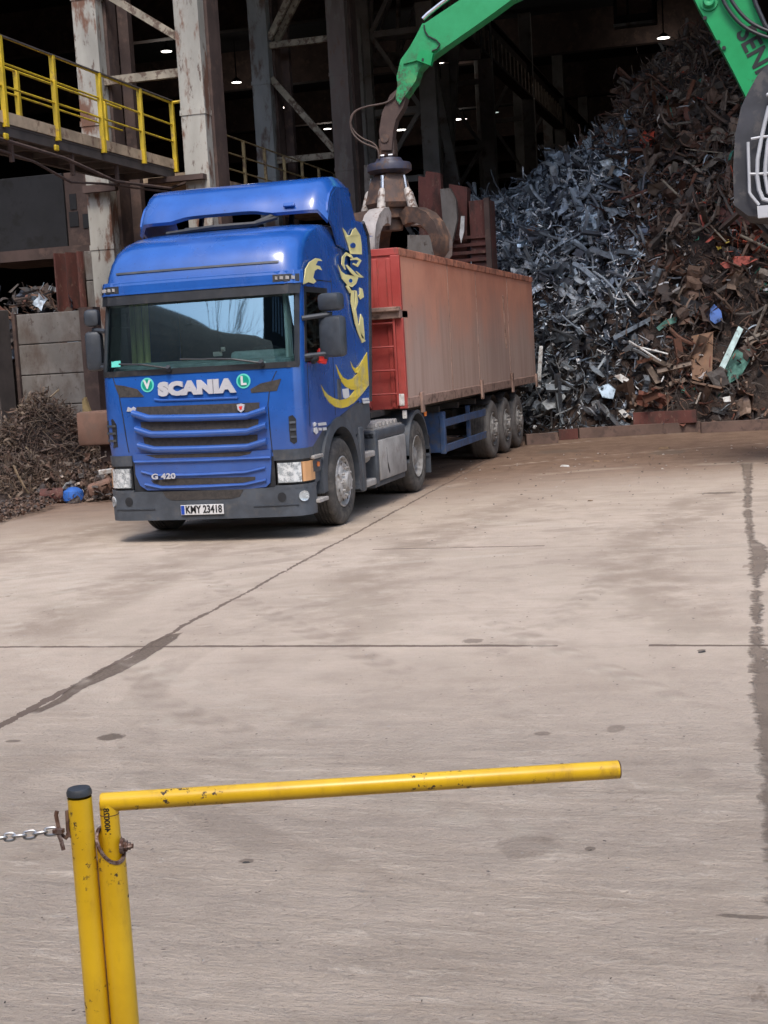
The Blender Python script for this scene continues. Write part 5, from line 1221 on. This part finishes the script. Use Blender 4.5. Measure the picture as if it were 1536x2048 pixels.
# notable single pieces lying on the heap
def piece(name,label,mat,px,thick=.04,dx=.35,cat='scrap piece'):
    c_=on_pile(sum(p[0] for p in px)/len(px),sum(p[1] for p in px)/len(px)); X=c_.x+dx
    P=[on(0,X,u,v) for u,v in px]; zm=min(p.z for p in P); zM=max(p.z for p in P)+1e-3
    P=[p+Vector((-(p.z-zm)*.35,0,0)) for p in P]
    mb=MB(); mb.prism(P,(-thick,0,0)); o=mb.build(name,mat); tag(o,label,cat); return o
simple('sheet_brown',(.20,.115,.07),.8,c2=(.28,.14,.06),sc=4,thr=(.6,.7)); simple('beam_pale',(.46,.62,.60),.5,c2=(.25,.3,.28),sc=10,thr=(.55,.7)); simple('sheet_green',(.03,.15,.11),.5,c2=(.02,.06,.05),sc=4,thr=(.4,.6))
simple('sheet_red',(.42,.07,.04),.6,c2=(.2,.05,.035),sc=6,thr=(.5,.6)); simple('scrap_blue',(.03,.12,.42),.5,c2=(.02,.04,.1),sc=6); simple('pale_scrap',(.55,.55,.53),.5,c2=(.3,.25,.22),sc=8); simple('pale_blue_metal',(.33,.42,.50),.4,metal=.4,c2=(.12,.16,.2),sc=6); simple('scrap_yellow',(.6,.42,.04),.5)
simple('rust_orange',(.24,.09,.035),.8,c2=(.1,.05,.03),sc=5)
piece('rusty_sheet','upright flat brown steel sheet low on the right of the heap','sheet_brown',[(1381,672),(1425,663),(1424,745),(1417,757),(1400,763),(1384,758)])
piece('pale_beam','pale turquoise bar leaning at an angle low on the right of the heap','beam_pale',[(1436,738),(1447,743),(1486,658),(1476,652)],.08,.5)
piece('green_sheet','crumpled dark green sheet under the pale turquoise bar','sheet_green',[(1438,765),(1444,745),(1470,700),(1500,698),(1500,720),(1480,755),(1455,768)])
piece('green_sheet','dark green strip left of the brown sheet, mid heap','sheet_green',[(1312,655),(1330,640),(1355,632),(1352,645),(1330,652),(1318,662)])
piece('red_sheet','long torn red sheet high on the right slope','sheet_red',[(1440,527),(1470,512),(1500,512),(1516,518),(1495,528),(1465,535),(1450,537)])
piece('red_sheet','small bright red flap below the operator cab','sheet_red',[(1398,430),(1408,425),(1412,440),(1406,455)])
piece('red_sheet','short red scrap left of the yellow fragments','sheet_red',[(1410,485),(1425,470),(1430,474),(1418,484)])
piece('red_sheet','ragged dark red sheet right under the operator cab','rust_red',[(1425,420),(1445,412),(1470,425),(1500,430),(1516,440),(1510,450),(1475,448),(1450,452),(1436,440)])
piece('yellow_fragment','small yellow fragment on the heap below the red flap','scrap_yellow',[(1432,492),(1440,488),(1443,496),(1436,500)])
piece('yellow_fragment','small yellow fragment at the end of a thin brown rod','scrap_yellow',[(1450,482),(1457,478),(1459,484),(1452,487)])
piece('blue_scrap','bright blue crushed part mid right of the heap','scrap_blue',[(1418,620),(1428,608),(1442,622),(1445,640),(1430,648),(1420,640)])
piece('white_post','slim white upright post beside the rear end of the trailer','pale_scrap',[(1074,692),(1081,692),(1081,775),(1073,775)],.06,1.0)
piece('white_scrap','crumpled white lump at the foot of the grey cuttings','pale_scrap',[(1228,752),(1240,748),(1260,760),(1268,770),(1250,768),(1240,762)])
piece('white_scrap','small white block at the foot beside the raised kerb beam','pale_scrap',[(1236,822),(1245,818),(1258,830),(1250,836)])
piece('grey_casing','dented pale grey casing low at the middle of the heap','pale_blue_metal',[(1194,775),(1215,768),(1230,780),(1226,798),(1205,795)],.2)
piece('grey_casing','pale blue crushed duct high in the grey cuttings','pale_blue_metal',[(1160,435),(1172,410),(1190,420),(1200,445),(1192,470),(1175,465),(1165,480)],.12)
piece('grey_casing','bright pale blue crushed tin right of the crushed duct','pale_blue_metal',[(1252,498),(1270,496),(1284,508),(1280,520),(1262,516)],.12)
piece('grey_casing','twisted pale blue tube standing near the top left of the slope','pale_blue_metal',[(1232,280),(1240,240),(1252,215),(1262,220),(1260,245),(1248,262),(1240,282)],.1)
piece('grey_casing','light blue folded sheet on the upper slope','pale_blue_metal',[(1222,345),(1232,330),(1246,340),(1250,310),(1256,340),(1240,356)],.1)
piece('white_scrap','white scrap bit low right beside the green sheet','pale_scrap',[(1445,795),(1460,792),(1462,803),(1448,804)])
piece('rusty_sheet','orange-brown rusty drum half buried behind the trailer','rust_orange',[(1052,455),(1075,448),(1088,462),(1085,495),(1072,510),(1058,505),(1050,480)],.3)
def rodpiece(label,mat,px,r,dx=.5,name='steel_rod'):
    P=[]
    for u,v in px: 
        c_=on_pile(u,v); P.append((u,v,c_.x+dx))
    mb=MB(); mb.tube([on(0,max(q[2] for q in P),u,v) if len(px)<3 else on(0,q_,u,v) for u,v,q_ in P],r,6); o=mb.build(name,mat,None,True); tag(o,label,'scrap piece')
rodpiece('long pale rod pair crossing mid heap, steeper one','pale_scrap',[(1258,682),(1322,722)],.022)
rodpiece('long pale rod lying flatter across mid heap','pale_scrap',[(1262,690),(1336,708)],.022)
rodpiece('pale bent rod left of the blue-grey edge','pale_scrap',[(1252,585),(1272,612)],.02)
rodpiece('thin pale rod on the brown slope at right','brace_tan',[(1420,450),(1452,484)],.02)
rodpiece('thin tan rod on the upper brown slope','brace_tan',[(1322,358),(1362,396)],.028)
rodpiece('pink-brown bar near the right edge','brace_tan',[(1480,470),(1560,508)],.03)
rodpiece('thin horizontal wire on the upper slope','brace_tan',[(1370,298),(1445,306)],.014)
rodpiece('reddish bar lying on the middle slope','rust_red',[(1238,400),(1295,380)],.03)
def summit(label,mat,px,r,dx,name):
    P=[on(0,XCREST+.6,u,v) for u,v in px]; o=MB().tube(P,r,8).build(name,mat,None,True); tag(o,label,'scrap piece')
# big bent hoops at the summit
summit('large grey bent hoop on the summit, left one','column_grey',[(1352,135),(1362,120),(1380,112),(1398,116),(1404,135)],.09,.1,'bent_pipe')
summit('large grey bent hoop on the summit, right one','column_grey',[(1404,138),(1402,115),(1410,98),(1424,92),(1436,104)],.09,.1,'bent_pipe')
simple('kerb_rust',(.135,.088,.070),.85,c2=(.09,.06,.05),sc=4)
# retaining beams at the foot
KB=[((1052,868),(1115,864),22,'kerb_rust','grey-brown retaining beam nearest the trailer wheels'),((1118,862),(1156,860),18,'rust_red','short dark red retaining beam'),((1158,860),(1400,846),17,'kerb_rust','long brown retaining beam along the heap foot'),((1402,847),(1620,836),14,'kerb_rust','brown retaining beam running out at the right edge')]
for (a_,b_,hh,mt,lab) in KB:
    hh+=5 if a_[0]>1400 else 0; a=on(2,0,a_[0],a_[1]+hh); b=on(2,0,b_[0],b_[1]+hh); a.z=b.z=.11; o=MB().bar(a,b,.22,.22).build('retaining_beam',mt); tag(o,lab,'beam','retaining beams along the foot of the heap')
a=on(0,-14.3,1265,848); b=on(0,-14.3,1392,842); o=MB().bar((-14.62,a.y,.34),(-14.62,b.y,.34),.25,.26).build('retaining_beam','rust_red'); tag(o,'raised red-brown beam lying on top behind the long retaining beam','beam','retaining beams along the foot of the heap')

# rusty plates and broken concrete standing behind the trailer
def slab(name,label,mat,px,X,thick,cat='steel plate'):
    P=[on(0,X,u,v) for u,v in px]; mb=MB(); mb.prism(P,(-thick,0,0)); o=mb.build(name,mat); tag(o,label,cat); return o
slab('rusty_plate','tall red rusty plate with torn top right of the grab','rust_red',[(836,352),(850,354),(852,342),(880,346),(882,378),(886,395),(890,620),(842,620)],-15.9,.25)
slab('concrete_slab','broken grey concrete slab leaning against the rusty plates','concrete_panel',[(880,378),(900,376),(912,400),(914,440),(904,484),(896,486),(888,470)],-15.6,.15,'slab')
slab('rusty_plate','red rusty box section between the concrete slab and ribbed crate','rust_red',[(898,368),(934,374),(934,640),(900,640)],-16.1,.4)
slab('pale_strip','narrow white strip standing against the rusty box section','pale_scrap',[(922,432),(929,432),(928,462),(922,486),(919,470)],-15.7,.05,'strip')
rc=empty('ribbed_crate',(-16,-.5,4),'rust red ribbed steel crate wall next to the heap','crate')
p=on(0,-16,937,402); q=on(0,-16,979,402)
MB().bx(-16.6,-16,p.y,q.y,1.5,p.z-.0,.01).build('crate_wall','rust_red',rc)
mb=MB()
for i in range(9): mb.bx(-16,-15.93,p.y-.5,q.y-.03,p.z-.85-i*.17,p.z-.78-i*.17)
mb.build('rib','rust_red',rc)
MB().bx(-16,-15.9,q.y-.12,q.y,1.5,p.z+.03).build('corner_post','rust_dark',rc)
slab('concrete_slab','pale concrete slab seen through the opened tine of the grab','concrete_panel',[(815,470),(868,470),(872,640),(815,640)],-15.2,.15,'slab')
slab('concrete_slab','slender pale upright leaning behind the grab cylinders','concrete_panel',[(728,330),(738,330),(742,420),(730,420)],-18,.2,'slab')

# ------------------------------------------------------------------ small heaps on the left
def mound(name,cx,cy,rx,ry,H,n=40):
    mb=MB(); vs=[]; m_=16
    for i in range(m_+1):
        for j in range(n):
            t=2*PI*j/n; r=i/m_; z_=H*(1-r**1.6)*(.85+.10*math.sin(3*t+cx)+.04*math.sin(7*t)) if r<1 else -.02
            vs.append((cx+rx*r*math.cos(t),cy+ry*r*math.sin(t),max(-.02,z_)))
    mb.add(vs,[(i*n+j,i*n+(j+1)%n,(i+1)*n+(j+1)%n,(i+1)*n+j) for i in range(m_) for j in range(n)]); return mb.build(name,'heap_core')
ms=[(-7.3,-6.75,1.4,1.25,1.50),(-6.3,-8.2,1.9,2.0,.85),(-5.7,-6.4,1.4,1.3,.50)]
m1=mound('heap_core',*ms[0]); m2=mound('heap_core',*ms[1]); m3=mound('heap_core',*ms[2])
def mh(x_,y_,c_): 
    cx,cy,rx,ry,H=c_; r=math.hypot((x_-cx)/rx,(y_-cy)/ry); return 0 if r>1 else H*(1-r**1.6)
places=[]
while len(places)<11000:
    x_=RG.uniform(-9,-3.9); y_=RG.uniform(-10.3,-5.0); z_=max(mh(x_,y_,c_) for c_ in ms)
    if z_<=.02: continue
    L=RG.uniform(.12,.42); kind=('rod','rod','ribbon','ring','ribbon','rod','ribbon')[RG.integers(7)]
    col=[(.15,.10,.07),(.12,.08,.06),(.20,.145,.10),(.07,.05,.04),(.20,.15,.11),(.13,.075,.05)][RG.integers(6)]
    if kind!='rod': L*=.6
    places.append(((x_,y_,z_+RG.uniform(-.06,.30)*RG.random()),kind,(L,L*1.0,L*1.0),tuple(q*1.0 for q in col),.0))
for _ in range(14):
    x_=RG.uniform(-8,-4.5); y_=RG.uniform(-8,-5); z_=max(mh(x_,y_,c_) for c_ in ms); places.append(((x_,y_,z_+.12),'rod',(RG.uniform(.4,.8),.8,.8),(.40,.30,.19),0))
tw=scrap_field('wire_turnings',places); tag(tw,'brown tangled heap of wire and turnings left of the truck','scrap heap',kind='stuff')
m1.parent=tw; m2.parent=tw; m3.parent=tw; m3['kind']='stuff'; m1['kind']='stuff'; m2['kind']='stuff'
# scrap in the bay behind the plank wall and debris by the cab corner
places=[]
for _ in range(900):
    x_=RG.uniform(-13.5,-9.6); y_=RG.uniform(-11.5,-7.6); z_=RG.uniform(2.2,3.5)+.25*math.sin(y_*2); L=RG.uniform(.15,.5); b=RG.random()<.3
    places.append(((x_,y_,z_+.12),('strip','plate','rod','angle')[RG.integers(4)],(L,L,L),(BLUES if b else BROWNS)[RG.integers(9)],.5 if b else .1))
bs=scrap_field('bay_scrap',places); tag(bs,'dim scrap piled in the bay behind the concrete plank wall','scrap heap',kind='stuff')
o=MB().bx(-13.6,-9.3,-11.8,-7.45,0,2.3).build('bay_fill','heap_core'); o.parent=bs; o['kind']='stuff'
places=[]
for _ in range(1800):
    x_=RG.uniform(-6.2,-3.5); y_=RG.uniform(-5.0,-3.0); z_=RG.uniform(0,.65)*max(0,min(1,(-3.2-x_)/1.5)); L=RG.uniform(.05,.18)
    places.append(((x_,y_,max(.03,z_)),('strip','plate','rod','rod')[RG.integers(4)],(L,L,L),BROWNS[RG.integers(7)] if RG.random()<.9 else (.5,.42,.35),.05))
db=scrap_field('loose_debris',places); tag(db,'loose rusty debris on the ground beside the cab corner','debris',kind='stuff')
# dirt berm at the left edge
places=[]
for _ in range(3000):
    x_=RG.uniform(-3.2,-.6); y_=RG.uniform(-6.1,-4.25)+(x_+3.2)*.10; L=RG.uniform(.02,.07); z_=max(0,.16-abs(y_+4.7)*.2)
    places.append(((x_,y_,z_+.02),('plate','box','rod')[RG.integers(3)],(L,L,L),BROWNS[RG.integers(7)],0))
o=scrap_field('dirt_litter',places); tag(o,'strip of dirt and fine litter along the left edge of the yard','debris',kind='stuff')
# brown pipe and blue bottle
a=on(2,.12,82,993); b=on(2,.12,128,990); 
o=MB().tube([a,b],.12,16).build('steel_pipe','rust_red',None,True); tag(o,'short reddish-brown pipe on the ground beside the blue gas bottle','pipe')
p=on(2,.1,147,992); gbz=empty('gas_bottle',(p.x,p.y,0),'small squat blue gas bottle beside the brown pipe, left of the truck','gas bottle')
mb=MB(); mb.lathe([(.001,0),(.12,0),(.16,.04),(.165,.12),(.15,.18),(.08,.23),(.03,.245)],(p.x,p.y,0),'z',24); mb.build('bottle_shell','scrap_blue',gbz,True)
mb=MB(); mb.lathe([(.03,.24),(.03,.30),(.05,.30),(.05,.33),(.001,.33)],(p.x,p.y,0),'z',12); mb.tube([(p.x,p.y,.3),(p.x,p.y-.1,.30),(p.x+.02,p.y-.16,.22)],.02,6); mb.build('valve','column_grey',gbz)
p=on(0,-3.9,200,965); o=MB().box((p.x,p.y,.20),(.25,.38,.20),(.25,.1,.4),.05).build('broken_block','dirt_box'); tag(o,'lumpy brown broken block on the ground beside the left headlight','block')
p=on(0,-3.0,212,943); o=MB().box(p,(.05,.22,.07),(.1,.2,.2),.01).build('white_board_piece','pale_scrap'); tag(o,'small white piece caught in the debris by the left headlight','debris')

# ------------------------------------------------------------------ loose bits on the yard
bits=[((1130,932),.26,'pale_scrap','white stick on the yard near the trailer wheels'),((1447,861),.18,'pale_scrap','small white flat piece by the retaining beam at right'),((1210,868),.10,'pale_scrap','tiny white piece by the middle of the retaining beam'),((1262,869),.16,'dirt_box','small brown lump by the retaining beam'),((1463,890),.07,'pale_scrap','tiny white crumb on the yard at right'),((1193,922),.22,'wood','dark splinter lying far out on the yard'),((1180,1001),.12,'wood','small dark chip on the yard at mid right'),((1403,1302),.09,'chassis_dark','dark chip just below the cross joint at right'),((492,1721),.045,'chassis_dark','dark chip on the concrete right of the barrier post'),((846,1744),.02,'rust_dark','small dark crumb under the middle of the barrier arm'),((512,1780),.02,'rust_dark','small dark crumb low centre left'),((1180,1696),.03,'chassis_dark','dark chip on the concrete below the barrier arm end'),((1328,897),.35,'wood','long dark splinter near the heap foot'),((1088,947),.1,'dirt_box','small brown chip near the trailer wheels')]
for (u,v),sz,mt,lab in bits:
    p=on(2,.01,u,v); sz*=.8; rr9=[rnd.uniform(.6,1.1) for _ in range(9)]; an9=rnd.uniform(-.6,.6); V9=[(p.x+(math.cos(2*PI*i/9)*sz*.22*rr9[i])*math.cos(an9)-(math.sin(2*PI*i/9)*sz*.5*rr9[i])*math.sin(an9),p.y+(math.cos(2*PI*i/9)*sz*.22*rr9[i])*math.sin(an9)+(math.sin(2*PI*i/9)*sz*.5*rr9[i])*math.cos(an9),.002) for i in range(9)]; o=MB().add(V9+[(p.x+(q[0]-p.x)*.7,p.y+(q[1]-p.y)*.75,sz*.13*rnd.uniform(.6,1.2)) for q in V9],[(i,(i+1)%9,(i+1)%9+9,i+9) for i in range(9)]+[tuple(range(9,18))]).build('debris_chip',mt); tag(o,lab,'debris','loose bits lying on the yard')
places=[]
for _ in range(2600):
    x_=16.4-RG.random()**1.3*26; y_=RG.uniform(0,7.5); L=RG.uniform(.005,.016)*(1+max(0,10-x_)*.12); 
    places.append(((x_,y_,L*.15),'box',(L,L,L*.5),[(.16,.12,.10),(.42,.38,.34),(.09,.075,.065)][RG.integers(3)],0))
o=scrap_field('grit',places); tag(o,'fine grit and crumbs scattered over the concrete yard','grit',kind='stuff')

# ------------------------------------------------------------------ BARRIER
D=2.78
def atd(u,v,d): return Vector(CAM+ray(u,v)*d)
pt=atd(158,1582,D)
post=empty('barrier_post',(pt.x,pt.y,0),'thin yellow steel post with black cap at the lower left, chain hooked to it','post')
mb=MB(); r=.0235; mb.lathe([(r,0),(r,pt.z-.012)],(pt.x,pt.y,0),'z',28); mb.build('pipe','post_yellow',post,True)
mb=MB(); mb.lathe([(r+.001,-.007),(r+.001,.0),(r-.002,.006),(.0005,.008)],(pt.x,pt.y,pt.z),'z',28); mb.build('cap','cap_black',post,True)
mb=MB(); a=atd(137,1622,D); b=atd(121,1626,D); c_=atd(133,1680,D); e=atd(122,1668,D)
mb.tube([atd(141,1622,D),atd(134,1622,D),atd(136,1660,D),atd(139,1672,D),atd(143,1672,D)],.004,6); mb.tube([atd(114,1622,D),atd(112,1630,D),atd(117,1655,D),atd(124,1670,D),atd(132,1676,D),atd(136,1668,D)],.0045,6); mb.build('chain_hook','post_rust',post,True)
ch=empty('chain',atd(60,1676,D),'galvanised link chain leading off to the left from the barrier post hook','chain')
pts=[(-40,1682),(-14,1680),(10,1675),(28,1673),(49,1671),(70,1668),(91,1664),(112,1662)]
c0=None
for i,(a,b) in enumerate(zip(pts,pts[1:])):
    A=atd(*a,D); B=atd(*b,D); d=(B-A); L=d.length*.66; d.normalize(); u_=Vector((0,0,1)); sd=d.cross(u_).normalized(); 
    nrm=(u_ if i%2==0 else (sd*.8+u_*.35).normalized()); mid=(A+B)/2; hw=.0075
    P=[]
    for q in range(17):
        t=2*PI*q/16; P.append(mid+d*(L*math.copysign(abs(math.cos(t))**.6,math.cos(t)))*.95+nrm*hw*math.sin(t))
    mb=MB(); mb.tube(P,.0026,6,False); mb.build('chain_link','zinc',ch,True)
mb=MB(); mb.tube([atd(116,1666,D-.01),atd(122,1680,D-.01),atd(127,1700,D-.01)],.0045,6); mb.box(atd(117,1662,D-.01),(.012,.02,.008)); mb.build('end_link','steel_bolt',ch)
# swing arm assembly
D2=2.80
at=atd(222,1700,D2)
arm=empty('swing_barrier',(at.x,at.y,0),'yellow swing barrier with long horizontal pipe arm pivoting beside the capped post','barrier')
mb=MB(); n=36; r2=.0275; ztop_=at.z+.012; ri=.0235
vs=[]
vd=(CAM[:2]-np.array([at.x,at.y])); va=math.atan2(vd[1],vd[0])
for k_ in range(n):
    t=2*PI*k_/n; c1=math.cos(t-va-.5); zt_=ztop_+(.0 if False else -.030*c1)
    for rr_ in (r2,ri): vs.append((at.x+rr_*math.cos(t),at.y+rr_*math.sin(t),zt_))
    vs.append((at.x+r2*math.cos(t),at.y+r2*math.sin(t),0)); vs.append((at.x+ri*math.cos(t),at.y+ri*math.sin(t),zt_-.12))
fs=[]
for k_ in range(n):
    a=k_*4; b=((k_+1)%n)*4; fs+=[(a,b,b+2,a+2),(a,b,b+1,a+1),(a+1,b+1,b+3,a+3)]
mb.add(vs,fs); mb.build('sleeve_pipe','post_yellow',arm,True,60)
mb=MB(); mb.v=[]; 
for k_ in range(n):
    t=2*PI*k_/n; c1=math.cos(t-va-.5); zt_=ztop_-.030*c1
    for rr_,dz in ((r2+.0012,-.0045),(r2+.0012,.002),(ri-.001,.002),(ri-.001,-.0045)): mb.v.append((at.x+rr_*math.cos(t),at.y+rr_*math.sin(t),zt_+dz))
mb.f=[(k_*4+q,k_*4+(q+1)%4,((k_+1)%n)*4+(q+1)%4,((k_+1)%n)*4+q) for k_ in range(n) for q in range(4)]
mb.build('sleeve_rim','steel_bolt',arm,True)
tp=atd(217,1604,D2); en=atd(1236,1539,2.93); rp=.0185
ih=(tp.x,tp.y); 
mb=MB(); mb.lathe([(rp,ztop_-.15),(rp,tp.z+.0)],(tp.x,tp.y,0),'z',28); mb.build('upright_pipe','post_yellow',arm,True)
dirn=(en-tp).normalized(); st0=tp-dirn*.016
mb=MB(); mb.tube([st0,st0+dirn*.004,en],[rp*.86,rp,rp],28); ha=mb.build('arm_pipe','post_yellow',arm,True,40)
mb=MB(); 
e2=en+dirn*.001; mb.tube([e2,e2+dirn*.0015],[rp*1.0,rp*.98],28); mb.build('arm_end','steel_bolt',arm,True)
mb=MB(); mb.tube([tp+Vector((0,0,-.024)),tp+Vector((0,0,-.0225))],rp*1.02,28); mb.build('weld_bead','post_rust',arm,True)
# bolt through sleeve
bd=(atd(265,1690,D2)-atd(235,1690,D2)).normalized(); bc=atd(245,1692,D2-.005)
mb=MB(); 
for (o0,o1,rr_,nn) in ((-.004,.003,.015,16),(.003,.010,.011,6),(.010,.016,.0075,6),(.016,.021,.005,8)): mb.tube([bc+bd*o0,bc+bd*o1],rr_,nn)
mb.build('pivot_bolt','steel_bolt',arm)
mb=MB(); zz0=.25
for (u,v,l) in ((190,1745,.03),(182,1752,.02)):
    pass
# weld/rust seam tying post and sleeve
mb=MB(); mb.tube([(pt.x*.5+at.x*.5,pt.y*.5+at.y*.5,q) for q in (.0,.3,.6,at.z-.02)],.006,6); mb.build('weld_seam','post_rust',arm)
mb=MB(); vs,fs=text_pts('1400028',.016,.5,.0003,1.0)
q0=atd(208,1640,D2); 
vdn=Vector((vd[0],vd[1],0)).normalized(); c3=Vector((tp.x,tp.y,q0.z)); side=Vector((-vdn.y,vdn.x,0))
pts3=[]
for v_ in vs:
    ang=-.35-(-v_.y)/rp*1.0; pts3.append(c3+ (vdn*math.cos(ang)+side*math.sin(ang))*(rp+(.0006 if v_.z>0 else .0001))+Vector((0,0,v_.x)))
mb.add(pts3,fs); mb.build('stamped_marks','black_ink',arm)

# ------------------------------------------------------------------ what stands behind the camera (mirrored in the windscreen)
bk=scrap_bk=MB()
XB=30.0; prof_b=[(-60,14),(-36,24),(-25,20.5),(-20.2,17.9),(-16.6,17.1),(-12.9,16.3),(-10.7,15.7),(-9.3,15.3),(-6.4,14.9),(-3,13.8),(4,11),(12,6),(20,2),(26,0)]
vs=[]; ny=120; nx=14
for i in range(nx+1):
    t=i/nx
    for j in range(ny+1):
        y_=-60+86*j/ny; H=lerp_tab(prof_b,y_); zz_=H*(1-(1-t)**1.5)
        vs.append((XB-14+14*t+.0,y_-0,zz_-.0 if i else 0))
for i in range(6):
    for j in range(ny+1):
        y_=-60+86*j/ny; H=lerp_tab(prof_b,y_); vs.append((XB+3*(i+1),y_,max(0,H*(1-(i+1)/6))))
bk.add(vs,[(i*(ny+1)+j,i*(ny+1)+j+1,(i+1)*(ny+1)+j+1,(i+1)*(ny+1)+j) for i in range(nx+6) for j in range(ny)])
o=bk.build('scrap_heap','heap_core'); tag(o,'dark rounded scrap heap mirrored in the windscreen','scrap heap',kind='stuff')
e=empty('reflected_building',(36,4,0),'tall plain works building mirrored at the right of the windscreen','building')
MB().bx(34,50,-6.6,40,0,21).build('wall','hall_skin',e)
for i in range(8):
    for j in range(3): MB().bx(33.9,33.99,-4.5+i*4,-2.5+i*4,9+j*4,11+j*4).build('window','machine_glass',e)
e2_=empty('reflected_building',(10,-30,0),'added long low building keeping the far left of the windscreen reflection dark','building')  # unseen building added to block sky from the windscreen's left corner
MB().bx(-4,40,-40,-24,0,15).build('wall','hall_skin',e2_)
# bare tree beyond the heap
tr=MB(); trg=random.Random(5)
def branch(p,d,L,r,n):
    q=p+d*L*.5+Vector((trg.uniform(-.1,.1),)*3)*L; e_=p+d*L; tr.tube([p,q,e_],[r,r*.8,r*.6],5)
    if n==0: return
    for _ in range(4 if n>2 else 3):
        nd=(d+Vector((trg.uniform(-.7,.7),trg.uniform(-.7,.7),trg.uniform(-.15,.5)))).normalized(); branch(p+d*L*trg.uniform(.5,1),nd,L*trg.uniform(.55,.8),r*.55,n-1)
branch(Vector((36,-14,8)),Vector((0,0.1,1)),6.5,.11,5)
tr.tube([(36,-14,0),(36,-14,8)],[.4,.25],8)
o=tr.build('bare_tree','rust_dark'); tag(o,'bare leafless tree mirrored in the middle of the windscreen','tree')
